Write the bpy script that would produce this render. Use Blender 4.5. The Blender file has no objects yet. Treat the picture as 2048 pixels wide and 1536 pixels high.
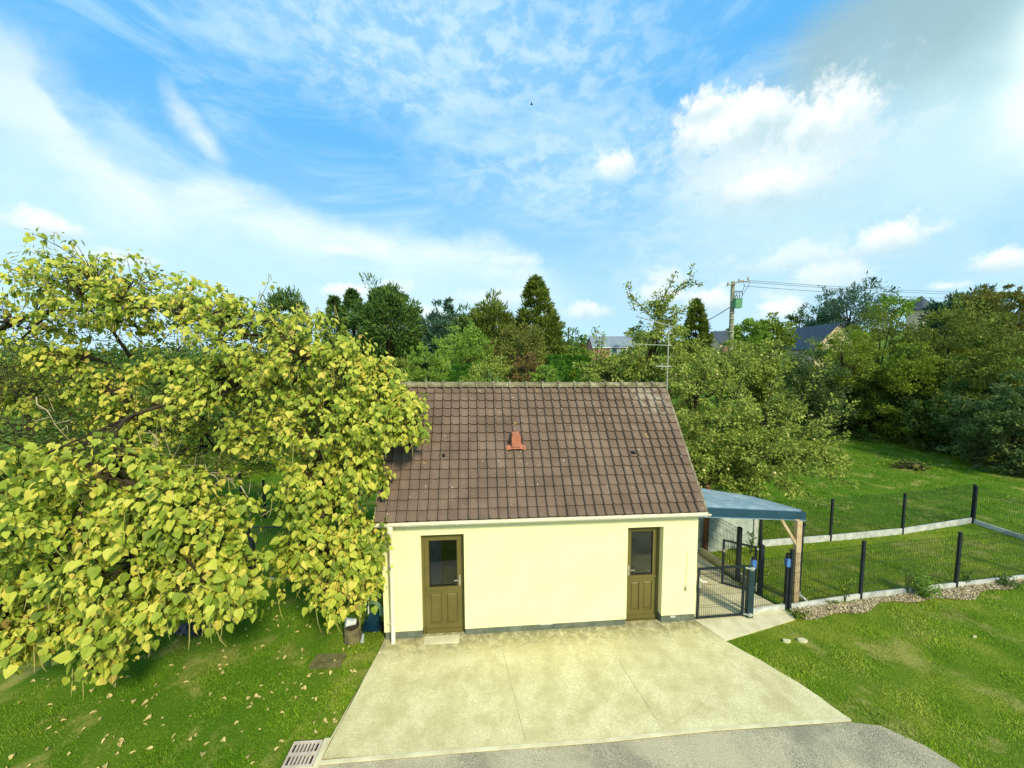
import bpy, math, random
import numpy as np
from mathutils import Vector, Matrix
random.seed(7); RNG = np.random.default_rng(11)
scene = bpy.context.scene
col = scene.collection
R = math.radians

# ------------------------------------------------------------------ camera
FPX, PITCH, ROLL, CH = 753.05, 0.0811, -0.0041, 6.1
_cp, _sp, _cr, _sr = math.cos(PITCH), math.sin(PITCH), math.cos(ROLL), math.sin(ROLL)
FW = np.array([0, _cp, -_sp]); _U = np.array([0, _sp, _cp]); _R = np.array([1., 0, 0])
RT = _cr*_R + _sr*_U; UP = -_sr*_R + _cr*_U
cd = bpy.data.cameras.new('camera'); cam = bpy.data.objects.new('camera', cd); col.objects.link(cam)
cd.sensor_width = 36; cd.lens = FPX/2048*36; cd.clip_end = 3000; cd.clip_start = .05
m = Matrix.Identity(4)
for i in range(3):
    m[i][0], m[i][1], m[i][2] = RT[i], UP[i], -FW[i]
m[2][3] = CH
cam.matrix_world = m
scene.camera = cam
CAM = np.array([0, 0, CH])
def ray(px, py): return FW + RT*(px-1024)/FPX - UP*(py-768)/FPX
def P(px, py, y):
    r = ray(px, py); return CAM + r*(y/r[1])
def sst(t): t = np.clip(t, 0, 1); return t*t*(3-2*t)
def gz(x, y):
    base = -0.0126*np.clip(np.asarray(x)+2.73, 0, 8)
    hill = 12*sst((0.8*np.asarray(x)+(np.asarray(y)-25)*.15)/100)*sst((np.asarray(y)-22)/20)
    return base+hill
def G(px, py):
    r = ray(px, py); z = -.05
    for _ in range(12):
        q = CAM + r*((z-CH)/r[2]); z = float(gz(q[0], q[1]))
    return q

# ------------------------------------------------------------------ light
SUN = Vector((.44, -.66, .62)).normalized()
sd = bpy.data.lights.new('sun', 'SUN'); so = bpy.data.objects.new('sun', sd); col.objects.link(so)
sd.energy = 3.3; sd.angle = R(10); sd.color = (1.0, .90, .64)
so.rotation_euler = SUN.to_track_quat('Z', 'Y').to_euler()
w = bpy.data.worlds.new('World'); scene.world = w; w.use_nodes = True
NT = w.node_tree; NT.nodes.clear(); LK = NT.links
def nn(t, **k):
    n = NT.nodes.new(t)
    for a, b in k.items(): setattr(n, a, b)
    return n
def setin(n, i, v):
    if v is None: return
    if isinstance(v, bpy.types.NodeSocket): LK.new(v, n.inputs[i])
    else: n.inputs[i].default_value = v
def mth(op, a, b=None, c=None, clamp=False):
    n = nn('ShaderNodeMath', operation=op, use_clamp=clamp)
    setin(n, 0, a); setin(n, 1, b); setin(n, 2, c); return n.outputs[0]
def smooth(x, a, b):
    n = nn('ShaderNodeMapRange', interpolation_type='SMOOTHSTEP'); setin(n, 0, x); n.inputs[1].default_value = a; n.inputs[2].default_value = b; return n.outputs[0]
def mixc(f, a, b):
    n = nn('ShaderNodeMix', data_type='RGBA'); setin(n, 0, f); setin(n, 6, a); setin(n, 7, b); return n.outputs[2]
def noise(vec, scale, detail=5, rough=.55, dist=0):
    n = nn('ShaderNodeTexNoise'); setin(n, 'Vector', vec); n.inputs['Scale'].default_value = scale; n.inputs['Detail'].default_value = detail
    n.inputs['Roughness'].default_value = rough; n.inputs['Distortion'].default_value = dist; return n.outputs[0]
tc = nn('ShaderNodeTexCoord'); sep = nn('ShaderNodeSeparateXYZ'); LK.new(tc.outputs['Generated'], sep.inputs[0])
AZ = mth('ARCTAN2', sep.outputs[0], sep.outputs[1]); EL = mth('ARCSINE', sep.outputs[2])
cmb = nn('ShaderNodeCombineXYZ'); LK.new(AZ, cmb.inputs[0]); LK.new(EL, cmb.inputs[1]); V2 = cmb.outputs[0]
def azel(px, py):
    r = ray(px, py); r = r/np.linalg.norm(r); return math.atan2(r[0], r[1]), math.asin(r[2])
sky = nn('ShaderNodeTexSky', sky_type='NISHITA', sun_disc=False, sun_elevation=math.asin(SUN.z), sun_rotation=math.atan2(SUN.x, SUN.y), air_density=1.0, dust_density=.6, ozone_density=1.6)
tint = nn('ShaderNodeMix', data_type='RGBA', blend_type='MULTIPLY'); tint.inputs[0].default_value = 1
LK.new(sky.outputs[0], tint.inputs[6]); tint.inputs[7].default_value = (.95, 1.80, 1.70, 1)
c = tint.outputs[2]
DEEP = True
K = .73/.10                                   # clouds are written in display brightness, the background runs at .10
def C4(r, g, b): return (r*K, g*K, b*K, 1)
warp = nn('ShaderNodeTexNoise'); LK.new(V2, warp.inputs['Vector']); warp.inputs['Scale'].default_value = 7; warp.inputs['Detail'].default_value = 6
wv = nn('ShaderNodeVectorMath', operation='MULTIPLY_ADD'); LK.new(warp.outputs['Color'], wv.inputs[0]); wv.inputs[1].default_value = (.16, .10, 0)
vs = nn('ShaderNodeVectorMath', operation='ADD'); LK.new(V2, vs.inputs[0]); vs.inputs[1].default_value = (-.08, -.05, 0)
LK.new(vs.outputs[0], wv.inputs[2]); WV = wv.outputs[0]
ws = nn('ShaderNodeSeparateXYZ'); LK.new(WV, ws.inputs[0]); WA, WE = ws.outputs[0], ws.outputs[1]
def ell(px, py, rx, ry, a=None, e=None, inner=.3, outer=1.0):
    a = AZ if a is None else a; e = EL if e is None else e
    z0, e0 = azel(px, py); z1, _ = azel(px+rx, py); _, e1 = azel(px, py-ry)
    u = mth('DIVIDE', mth('SUBTRACT', a, z0), abs(z1-z0)); v = mth('DIVIDE', mth('SUBTRACT', e, e0), abs(e1-e0))
    d = mth('SQRT', mth('ADD', mth('MULTIPLY', u, u), mth('MULTIPLY', v, v)))
    return smooth(d, outer, inner)
c = mixc(.93, c, C4(.115, .46, .89))
# whitening toward the horizon
c = mixc(mth('MULTIPLY', smooth(EL, .55, 0.0), .80), c, C4(.58, .84, .96))
# thin wisps over everything
mw = nn('ShaderNodeMapping'); LK.new(V2, mw.inputs[0]); mw.inputs['Scale'].default_value = (1, 2.6, 1); mw.inputs['Rotation'].default_value = (0, 0, -.45)
c = mixc(mth('MULTIPLY', smooth(noise(mw.outputs[0], 2.6, 9, .62, 1.2), .42, .74), .60), c, C4(.60, .84, .98))
# high dappled cloud over the middle and right
mp = nn('ShaderNodeMapping'); LK.new(V2, mp.inputs[0]); mp.inputs['Scale'].default_value = (1, 1.9, 1); mp.inputs['Rotation'].default_value = (0, 0, .35)
alto = smooth(noise(mp.outputs[0], 15, 8, .62, .2), .40, .64)
reg = mth('MAXIMUM', ell(900, 110, 620, 260, WA, WE, .2, 1.1), mth('MAXIMUM', ell(1150, 330, 420, 190, WA, WE, .1, 1.1), ell(1500, 480, 700, 220, WA, WE, .2, 1.1)))
c = mixc(mth('MULTIPLY', mth('MULTIPLY', alto, reg), .75), c, C4(.62, .82, .96))
c = mixc(mth('MULTIPLY', reg, .38), c, C4(.50, .77, .95))
# wide thin veil on the left, ending in a bright curved edge
fc = nn('ShaderNodeFloatCurve'); cv = fc.mapping.curves[0]
pts = [(-60, 60), (60, 130), (150, 270), (260, 330), (420, 350), (560, 400), (700, 440), (830, 470), (1000, 490), (1150, 560), (1300, 600)]
def nrm(az): return (az+1.2)/2.4
ap = [(nrm(azel(x, y)[0]), azel(x, y)[1]) for x, y in pts]
cv.points[0].location = (0, ap[0][1]+.15); cv.points[1].location = (1, 0)
for a_, e_ in ap: cv.points.new(a_, max(0, e_))
fc.mapping.update()
setin(fc, 'Value', mth('DIVIDE', mth('ADD', WA, 1.2), 2.4))
dd = mth('SUBTRACT', fc.outputs[0], WE)
veil = mth('MULTIPLY', smooth(dd, -.03, .07), smooth(AZ, .28, -.02))
fib = smooth(noise(mp.outputs[0], 5, 8, .6, .6), .25, .8)
c = mixc(mth('MULTIPLY', veil, mth('ADD', .66, mth('MULTIPLY', fib, .32))), c, C4(.60, .86, .97))
edge = mth('MULTIPLY', mth('MULTIPLY', smooth(dd, -.03, .03), smooth(dd, .14, .03)), smooth(AZ, .18, -.05))
c = mixc(mth('MULTIPLY', edge, mth('ADD', .25, mth('MULTIPLY', fib, .75))), c, C4(.86, .97, 1.02))
c = mixc(mth('MULTIPLY', ell(318, 225, 70, 120, mth('ADD', WA, mth('MULTIPLY', mth('SUBTRACT', EL, .50), .62)), WE, .0, 1.0), mth('MULTIPLY', fib, 1.0)), c, C4(.90, .98, 1.03))
c = mixc(mth('MULTIPLY', ell(40, 190, 150, 190, WA, WE, .0, 1.0), .55), c, C4(.75, .90, 1.0))
# grey cloud sheet, upper right, and its bright border
gn = noise(WV, 4, 5, .5, .2)
c = mixc(mth('MULTIPLY', ell(1960, 170, 420, 430, WA, WE, .35, 1.05), .85), c, C4(.62, .86, .86))
c = mixc(mth('MULTIPLY', ell(1760, 100, 500, 230, WA, WE, .3, 1.0), mth('ADD', .70, mth('MULTIPLY', gn, .4))), c, C4(.33, .51, .57))
c = mixc(mth('MULTIPLY', ell(2110, 180, 230, 230, WA, WE, .1, 1.0), .95), c, C4(.88, 1.0, .93))
# broad pale haze under it
c = mixc(mth('MULTIPLY', ell(1580, 400, 560, 300, WA, WE, .1, 1.05), .82), c, C4(.56, .81, .90))
# heaped clouds: noisy-edged ellipses with a greyer base
det = noise(V2, 15, 9, .66, .35); det2 = noise(V2, 42, 6, .65, .2)
def cumulus(px, py, rx, ry, c, s=.95, shade=.6):
    z0, e0 = azel(px, py); z1, _ = azel(px+rx, py); _, e1 = azel(px, py-ry)
    u = mth('DIVIDE', mth('SUBTRACT', AZ, z0), abs(z1-z0)); v = mth('DIVIDE', mth('SUBTRACT', EL, e0), abs(e1-e0))
    d = mth('SQRT', mth('ADD', mth('MULTIPLY', u, u), mth('MULTIPLY', v, v)))
    d = mth('ADD', d, mth('MULTIPLY', mth('SUBTRACT', det, .5), 2.1)); d = mth('ADD', d, mth('MULTIPLY', mth('SUBTRACT', det2, .5), 1.0))
    mask = mth('MULTIPLY', smooth(d, 1.15, .30), s)
    mask = mth('MULTIPLY', mask, smooth(v, -1.3, -.1))
    white = smooth(mth('ADD', v, mth('MULTIPLY', mth('SUBTRACT', det, .5), 2.0)), -.75, .45)
    return mixc(mask, c, mixc(white, C4(.54, .74, .80), C4(1.0, 1.02, 1.0)))
for a_ in [(1540, 340, 300, 170, .6), (1640, 250, 120, 95, .9), (1450, 260, 150, 92, 1), (1540, 375, 130, 55, .85), (1500, 235, 120, 70, .8), (1228, 338, 44, 44, .9), (1410, 215, 60, 45, 1),
           (1780, 478, 105, 48, 1), (1600, 520, 170, 45, .5), (95, 452, 100, 38, .9), (2005, 525, 70, 36, .95), (1895, 572, 50, 14, .8), (680, 505, 45, 16, .5), (1040, 525, 60, 18, .4),
           (700, 590, 60, 26, .85), (790, 580, 36, 26, .7), (1170, 625, 60, 26, .7), (1330, 590, 70, 34, .85), (1420, 605, 60, 40, .9), (1560, 620, 75, 42, .9), (1340, 560, 60, 30, .5),
           (1000, 600, 120, 30, .45), (230, 520, 90, 26, .6), (860, 630, 60, 24, .6), (1660, 560, 90, 40, .6)]:
    c = cumulus(*a_[:4], c, a_[4])
bg = nn('ShaderNodeBackground'); LK.new(c, bg.inputs[0]); bg.inputs[1].default_value = .10
out = nn('ShaderNodeOutputWorld'); LK.new(bg.outputs[0], out.inputs[0])
w.cycles.sampling_method = 'MANUAL'; w.cycles.sample_map_resolution = 1024
scene.view_settings.view_transform = 'Standard'; scene.view_settings.look = 'None'
scene.view_settings.exposure = .62; scene.view_settings.gamma = 1
scene.render.engine = 'CYCLES'
scene.cycles.max_bounces = 6; scene.cycles.transparent_max_bounces = 8; scene.cycles.diffuse_bounces = 3

# ------------------------------------------------------------------ object helpers
ORG = {}
def tag(o, label=None, cat=None, group=None, kind=None):
    if label: o['label'] = label
    if cat: o['category'] = cat
    if group: o['group'] = group
    if kind: o['kind'] = kind
    return o
def thing(name, loc, label, cat, group=None):
    o = bpy.data.objects.new(name, None); col.objects.link(o); o.location = tuple(float(v) for v in loc)
    o.empty_display_size = .1; ORG[o.name] = np.array(o.location); return tag(o, label, cat, group)
def link_mesh(name, V, F, mat, parent=None, org=None, smooth_=False):
    """F: list of index arrays (n,3) or (n,4), or lists of tuples"""
    V = np.asarray(V, dtype=np.float64).reshape(-1, 3)
    o_ = ORG[parent.name] if parent else (np.array(org, float) if org is not None else np.zeros(3))
    me = bpy.data.meshes.new(name)
    me.vertices.add(len(V)); me.vertices.foreach_set('co', (V-o_).astype(np.float32).ravel())
    loops = []; starts = []; n = 0
    for f in F:
        f = np.asarray(f, dtype=np.int32)
        if f.size == 0: continue
        k = f.shape[1]; starts.append(n+np.arange(len(f))*k); loops.append(f.ravel()); n += f.size
    loops = np.concatenate(loops); starts = np.concatenate(starts)
    me.loops.add(len(loops)); me.loops.foreach_set('vertex_index', loops)
    me.polygons.add(len(starts)); me.polygons.foreach_set('loop_start', starts.astype(np.int32))
    me.update(calc_edges=True); me.validate()
    me.polygons.foreach_set('use_smooth', np.full(len(me.polygons), bool(smooth_)))
    mats = mat if isinstance(mat, list) else [mat]
    for m_ in mats: me.materials.append(m_)
    ob = bpy.data.objects.new(name, me); col.objects.link(ob)
    if parent: ob.parent = parent
    else: ob.location = tuple(o_)
    ORG[ob.name] = o_
    return ob
class MB:
    def __init__(s, tf=None): s.V = []; s.F = {}; s.tf = tf
    def add(s, vs, fs):
        b = len(s.V)
        for v in vs: s.V.append(s.tf(*v) if s.tf else v)
        for f in fs: s.F.setdefault(len(f), []).append(tuple(b+i for i in f))
        return s
    def box(s, x0, x1, y0, y1, z0, z1):
        return s.add([(x0,y0,z0),(x1,y0,z0),(x1,y1,z0),(x0,y1,z0),(x0,y0,z1),(x1,y0,z1),(x1,y1,z1),(x0,y1,z1)],
                     [(0,3,2,1),(4,5,6,7),(0,1,5,4),(1,2,6,5),(2,3,7,6),(3,0,4,7)])
    def bar(s, p, q, w_, h_=None):
        """square bar between two points"""
        p, q = np.array(p, float), np.array(q, float); h_ = h_ or w_
        d = q-p; d /= np.linalg.norm(d)+1e-9
        a = np.cross(d, [0, 0, 1.]) if abs(d[2]) < .9 else np.array([1., 0, 0]); a -= d*(a@d); a /= np.linalg.norm(a); b = np.cross(d, a)
        vs = [tuple(e+a*i*w_/2+b*j*h_/2) for e in (p, q) for i, j in ((-1,-1),(1,-1),(1,1),(-1,1))]
        return s.add(vs, [(0,3,2,1),(4,5,6,7),(0,1,5,4),(1,2,6,5),(2,3,7,6),(3,0,4,7)])
    def tube(s, pts, rad, n=8, caps=True):
        pts = [np.array(p, float) for p in pts]; rad = rad if hasattr(rad, '__len__') else [rad]*len(pts)
        vs = []; a = None
        for i, p in enumerate(pts):
            d = pts[min(i+1, len(pts)-1)]-pts[max(i-1, 0)]; d /= np.linalg.norm(d)+1e-9
            if a is None: a = np.cross(d, [.3, .2, 1.]) if abs(d[2]) < .9 else np.array([1., 0, 0])
            a = a-d*(a@d); a /= np.linalg.norm(a)+1e-9; b = np.cross(d, a)
            vs += [tuple(p+(a*math.cos(t)+b*math.sin(t))*rad[i]) for t in [2*math.pi*k/n for k in range(n)]]
        fs = [(i*n+k, i*n+(k+1) % n, (i+1)*n+(k+1) % n, (i+1)*n+k) for i in range(len(pts)-1) for k in range(n)]
        if caps and n > 2: fs += [tuple(range(n))[::-1], tuple((len(pts)-1)*n+k for k in range(n))]
        return s.add(vs, fs)
    def lathe(s, c, prof, n=16):
        vs = [(c[0]+r*math.cos(2*math.pi*k/n), c[1]+r*math.sin(2*math.pi*k/n), c[2]+z) for r, z in prof for k in range(n)]
        fs = [(i*n+k, i*n+(k+1) % n, (i+1)*n+(k+1) % n, (i+1)*n+k) for i in range(len(prof)-1) for k in range(n)]
        fs += [tuple(range(n))[::-1], tuple((len(prof)-1)*n+k for k in range(n))]
        return s.add(vs, fs)
    def build(s, name, mat, parent=None, org=None, smooth_=False):
        return link_mesh(name, s.V, [np.array(v) for v in s.F.values()], mat, parent, org, smooth_)

# ------------------------------------------------------------------ materials
def mat(name, stops, scale=4, detail=6, rough=.8, bump=0, bscale=None, island=0, metallic=0, spec=.3, trans=0, coord='Object', extra=None):
    """stops: [(pos, rgb)] over a noise (object space) mixed with per-island random"""
    global NT, LK
    m_ = bpy.data.materials.new(name); m_.use_nodes = True; NT = m_.node_tree; LK = NT.links; NT.nodes.clear()
    tc = nn('ShaderNodeTexCoord'); v = tc.outputs[coord]
    nz = smooth(noise(v, scale, detail, .6), .28, .72)
    f = nz
    if island:
        geo = nn('ShaderNodeNewGeometry')
        f = mth('ADD', mth('MULTIPLY', nz, 1-island), mth('MULTIPLY', geo.outputs['Random Per Island'], island))
    cr = nn('ShaderNodeValToRGB'); LK.new(f, cr.inputs[0])
    el = cr.color_ramp.elements
    while len(el) > len(stops) and len(el) > 1: el.remove(el[-1])
    for i, (p, c_) in enumerate(stops):
        e = el[i] if i < len(el) else el.new(p)
        e.position = p; e.color = (*c_, 1)
    colr = cr.outputs[0]
    if extra: colr = extra(colr, tc)
    outn = nn('ShaderNodeOutputMaterial')
    bs = nn('ShaderNodeBsdfPrincipled'); LK.new(colr, bs.inputs['Base Color'])
    bs.inputs['Roughness'].default_value = rough; bs.inputs['Metallic'].default_value = metallic; bs.inputs['Specular IOR Level'].default_value = spec
    if bump:
        bn = nn('ShaderNodeBump'); bn.inputs['Strength'].default_value = min(1, bump); bn.inputs['Distance'].default_value = .02*max(1, bump)
        LK.new(noise(v, bscale or scale*6, 6, .65), bn.inputs['Height']); LK.new(bn.outputs[0], bs.inputs['Normal'])
    sh = bs.outputs[0]
    if trans:
        tr = nn('ShaderNodeBsdfTranslucent'); LK.new(colr, tr.inputs[0]); mx = nn('ShaderNodeMixShader'); mx.inputs[0].default_value = trans
        LK.new(sh, mx.inputs[1]); LK.new(tr.outputs[0], mx.inputs[2]); sh = mx.outputs[0]
    LK.new(sh, outn.inputs[0])
    return m_
def overlay(c_, col_, f): return mixc(f, c_, (*col_, 1))
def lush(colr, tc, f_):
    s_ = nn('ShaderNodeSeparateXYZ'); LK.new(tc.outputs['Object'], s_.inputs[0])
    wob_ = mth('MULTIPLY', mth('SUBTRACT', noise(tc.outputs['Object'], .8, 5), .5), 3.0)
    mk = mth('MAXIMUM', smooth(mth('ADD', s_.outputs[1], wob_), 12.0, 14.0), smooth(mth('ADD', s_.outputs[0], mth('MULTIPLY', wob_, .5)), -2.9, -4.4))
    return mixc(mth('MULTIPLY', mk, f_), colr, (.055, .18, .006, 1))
def lawn_extra(colr, tc):
    v = tc.outputs['Object']; colr = lush(colr, tc, .6)
    fine = smooth(noise(v, 20, 7, .8), .35, .62)
    colr = mixc(mth('MULTIPLY', fine, .7), colr, (.06, .11, .008, 1))
    dry = smooth(noise(v, .9, 7, .7, .5), .52, .66)
    return mixc(mth('MULTIPLY', dry, .7), colr, (.34, .31, .09, 1))
M = {}
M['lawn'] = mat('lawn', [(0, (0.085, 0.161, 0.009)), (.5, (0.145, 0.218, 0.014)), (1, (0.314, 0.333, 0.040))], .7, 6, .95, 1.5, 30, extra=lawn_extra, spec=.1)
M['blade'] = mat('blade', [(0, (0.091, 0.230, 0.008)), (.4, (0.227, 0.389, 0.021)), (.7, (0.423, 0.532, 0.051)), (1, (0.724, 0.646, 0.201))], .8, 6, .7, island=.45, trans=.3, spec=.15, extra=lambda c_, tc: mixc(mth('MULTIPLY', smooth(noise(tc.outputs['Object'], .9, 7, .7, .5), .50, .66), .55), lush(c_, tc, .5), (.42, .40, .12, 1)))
def conc_extra(colr, tc):
    v = tc.outputs['Object']
    st = smooth(noise(v, 1.1, 9, .7, .8), .45, .68)
    colr = mixc(mth('MULTIPLY', st, .28), colr, (.44, .39, .18, 1))
    sp = smooth(noise(v, 26, 9, .85), .40, .64)
    colr = mixc(mth('MULTIPLY', sp, .62), colr, (.42, .38, .20, 1))
    # dirt and moss band along the foot of the wall
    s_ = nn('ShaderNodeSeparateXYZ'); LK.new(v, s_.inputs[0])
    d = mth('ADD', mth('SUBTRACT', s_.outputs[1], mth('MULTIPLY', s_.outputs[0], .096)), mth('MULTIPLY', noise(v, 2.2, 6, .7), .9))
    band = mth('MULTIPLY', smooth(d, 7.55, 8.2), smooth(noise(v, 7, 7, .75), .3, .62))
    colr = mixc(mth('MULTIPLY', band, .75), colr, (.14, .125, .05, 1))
    # hairline crack joints
    vo = nn('ShaderNodeTexVoronoi', feature='DISTANCE_TO_EDGE'); vo.inputs['Scale'].default_value = .42
    wv_ = nn('ShaderNodeVectorMath', operation='MULTIPLY_ADD'); nz = nn('ShaderNodeTexNoise'); LK.new(v, nz.inputs['Vector']); nz.inputs['Scale'].default_value = 1.6
    LK.new(nz.outputs['Color'], wv_.inputs[0]); wv_.inputs[1].default_value = (.12, .12, 0); LK.new(v, wv_.inputs[2]); LK.new(wv_.outputs[0], vo.inputs['Vector'])
    cr = mth('MULTIPLY', smooth(vo.outputs['Distance'], .007, .002), smooth(noise(v, .8, 3), .45, .6))
    return mixc(mth('MULTIPLY', cr, .12), colr, (.20, .17, .09, 1))
M['concrete'] = mat('concrete', [(0, (.54, .48, .25)), (.5, (.67, .61, .34)), (1, (.78, .72, .44))], 2.2, 9, .92, .8, 60, extra=conc_extra, spec=.15)
M['crack'] = mat('crack_dirt', [(0, (.38, .34, .19)), (1, (.52, .47, .28))], 4, 6, .95)
M['path_concrete'] = mat('path_concrete', [(0, (.50, .46, .28)), (1, (.68, .63, .42))], 2.5, 8, .92, .3, 60, spec=.15)
def gravel_extra(colr, tc):
    v = tc.outputs['Object']
    vo = nn('ShaderNodeTexVoronoi'); vo.inputs['Scale'].default_value = 62; LK.new(v, vo.inputs['Vector'])
    colr = mixc(smooth(vo.outputs['Distance'], .2, .7), colr, (.25, .225, .16, 1))
    big = smooth(noise(v, .55, 7, .65, .6), .40, .62)
    return mixc(mth('MULTIPLY', big, .6), colr, (.64, .57, .37, 1))
M['asphalt'] = mat('asphalt', [(0, (.36, .33, .23)), (.5, (.50, .45, .31)), (1, (.68, .62, .42))], 1.5, 9, .95, 1.0, 70, extra=gravel_extra, spec=.15)
def wall_extra(colr, tc):
    v = tc.outputs['Object']
    s1 = mth('MULTIPLY', smooth(noise(v, 1.3, 8, .7, 1), .58, .8), .35)
    colr = mixc(s1, colr, (.70, .66, .28, 1))
    s2 = smooth(noise(v, 9, 6, .7), .68, .76)
    colr = mixc(mth('MULTIPLY', s2, .35), colr, (.55, .50, .25, 1))
    mp_ = nn('ShaderNodeMapping'); LK.new(v, mp_.inputs[0]); mp_.inputs['Scale'].default_value = (7, 7, .5)
    s3 = smooth(noise(mp_.outputs[0], 1, 6, .7), .55, .75)
    sx = nn('ShaderNodeSeparateXYZ'); LK.new(v, sx.inputs[0])
    topz = mth('MAXIMUM', smooth(sx.outputs[2], 1.9, 2.6), smooth(sx.outputs[2], .75, .15))
    colr = mixc(mth('MULTIPLY', mth('MULTIPLY', s3, topz), .5), colr, (.50, .47, .24, 1))
    g_ = smooth(noise(v, 45, 5, .8), .35, .7)
    return mixc(mth('MULTIPLY', g_, .14), colr, (.55, .51, .24, 1))
M['render'] = mat('wall_render', [(0, (.81, .765, .41)), (1, (.87, .82, .47))], 1.4, 8, .9, .25, 90, extra=wall_extra, spec=.15)
def tile_extra(colr, tc):
    v = tc.outputs['Object']
    li = smooth(noise(v, 11, 3, .5), .70, .725)
    colr = mixc(mth('MULTIPLY', li, .8), colr, (.46, .44, .33, 1))
    li2 = smooth(noise(v, 3.2, 7, .72, .4), .60, .72)
    colr = mixc(mth('MULTIPLY', li2, .35), colr, (.24, .20, .13, 1))
    mp_ = nn('ShaderNodeMapping'); LK.new(v, mp_.inputs[0]); mp_.inputs['Scale'].default_value = (6, .5, .5)
    st = smooth(noise(mp_.outputs[0], 1, 5, .7), .60, .78)
    colr = mixc(mth('MULTIPLY', st, .45), colr, (.06, .045, .028, 1))
    vm = nn('ShaderNodeVectorMath', operation='DISTANCE'); LK.new(v, vm.inputs[0]); vm.inputs[1].default_value = (2.9, 2.15, 4.85)
    pt = mth('MULTIPLY', smooth(vm.outputs['Value'], .95, .2), smooth(noise(v, 6, 7, .7), .40, .58))
    colr = mixc(mth('MULTIPLY', pt, .75), colr, (.36, .32, .24, 1))
    vo_ = smooth(noise(v, 3.7, 3, .5), .74, .76)
    return mixc(mth('MULTIPLY', vo_, .7), colr, (.42, .27, .06, 1))
M['tile'] = mat('roof_tile_brown', [(0, (.115, .078, .055)), (.5, (.158, .108, .077)), (1, (.205, .145, .104))], 1.6, 8, .85, .5, 60, island=.35, extra=tile_extra)
M['ridge'] = mat('ridge_mossy', [(0, (.10, .09, .045)), (.5, (.20, .17, .10)), (1, (.34, .31, .19))], 5, 8, .9, .8, 40)
M['lichen_tile'] = mat('verge_tile', [(0, (.13, .10, .06)), (1, (.30, .26, .17))], 5, 8, .9, .6, 40)
M['gutter'] = mat('cream_plastic', [(0, (.66, .60, .44)), (1, (.76, .70, .54))], 3, 5, .55)
M['plinth'] = mat('block_grey_green', [(0, (.07, .085, .06)), (.5, (.12, .14, .10)), (1, (.19, .21, .16))], 4, 8, .92, .7, 50, island=.35)
M['door'] = mat('door_olive', [(0, (0.114, 0.096, 0.026)), (1, (0.144, 0.120, 0.034))], 2, 4, .55)
M['door_dark'] = mat('door_seal', [(0, (.02, .018, .006)), (1, (.03, .026, .01))], 2, 4, .6)
M['steel'] = mat('brushed_steel', [(0, (.55, .53, .46)), (1, (.7, .68, .6))], 3, 3, .3, metallic=.8)
M['terracotta'] = mat('terracotta', [(0, (.34, .12, .06)), (1, (.46, .18, .10))], 6, 6, .8, .2)
M['anthracite'] = mat('powder_coat', [(0, (.012, .018, .022)), (1, (.022, .030, .036))], 3, 4, .5)
M['green_post'] = mat('gate_post_green', [(0, (.018, .04, .045)), (1, (.028, .055, .06))], 3, 4, .45)
M['board'] = mat('precast_board', [(0, (.34, .36, .33)), (.6, (.50, .51, .46)), (1, (.60, .60, .54))], 5, 8, .9, .4, 60)
M['panel_concrete'] = mat('precast_panel', [(0, (.30, .36, .30)), (1, (.50, .55, .48))], 3, 8, .9, .3, 60)
M['fascia'] = mat('fascia_blue_grey', [(0, (.018, .055, .085)), (1, (.024, .07, .105))], 2, 4, .45)
M['sheet'] = mat('roof_sheet_blue', [(0, (.11, .19, .26)), (.6, (.16, .25, .32)), (1, (.24, .33, .38))], 3, 8, .5, spec=.5)
M['pine_wood'] = mat('pine_wood', [(0, (.42, .30, .16)), (1, (.60, .46, .28))], 5, 8, .8, .3, 50)
M['brown_wood'] = mat('brown_wood', [(0, (.14, .06, .025)), (1, (.22, .10, .045))], 5, 8, .8, .3, 50)
M['bark'] = mat('bark', [(0, (.022, .016, .009)), (1, (.065, .050, .026))], 6, 8, .95, .9, 30)
M['bark_pale'] = mat('dead_twig', [(0, (.34, .27, .15)), (1, (.5, .42, .27))], 6, 8, .95)
M['cat_leaf'] = mat('catalpa_leaf', [(0, (.09, .14, .012)), (.34, (.24, .32, .028)), (.60, (.50, .53, .065)), (.84, (.68, .58, .10)), (.93, (.52, .38, .10)), (1, (.26, .16, .07))], 1.1, 5, .55, island=.62, trans=.32, spec=.3)
M['pod'] = mat('seed_pod', [(0, (.14, .17, .03)), (1, (.32, .27, .08))], 2, 4, .7, island=.5)
M['dry_leaf'] = mat('dry_leaf', [(0, (.26, .17, .06)), (.5, (.52, .42, .17)), (1, (.70, .64, .26))], 3, 3, .8, island=.6, trans=.1)
def leafmat(n, a, b, c_, s=1.0, isl=.5): return mat(n, [(0, a), (.5, b), (1, c_)], s, 5, .6, island=isl, trans=.28, spec=.25)
M['apple_leaf'] = leafmat('apple_leaf', (0.097, 0.158, 0.018), (0.266, 0.339, 0.049), (0.556, 0.581, 0.145), 1.4, .6)
M['bush_a'] = leafmat('bush_olive', (0.071, 0.115, 0.013), (0.176, 0.230, 0.029), (0.376, 0.401, 0.077), 1.2, .55)
M['bush_b'] = leafmat('bush_dark', (0.039, 0.086, 0.018), (0.091, 0.164, 0.029), (0.194, 0.271, 0.065), 1.2, .55)
M['bush_c'] = leafmat('bush_bluish', (0.053, 0.103, 0.027), (0.107, 0.170, 0.047), (0.240, 0.315, 0.094))
M['bush_y'] = leafmat('bush_yellow', (0.105, 0.157, 0.013), (0.209, 0.291, 0.024), (0.356, 0.412, 0.055))
M['bush_br'] = leafmat('bush_brown', (0.098, 0.121, 0.017), (0.196, 0.206, 0.034), (0.332, 0.314, 0.081))
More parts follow.
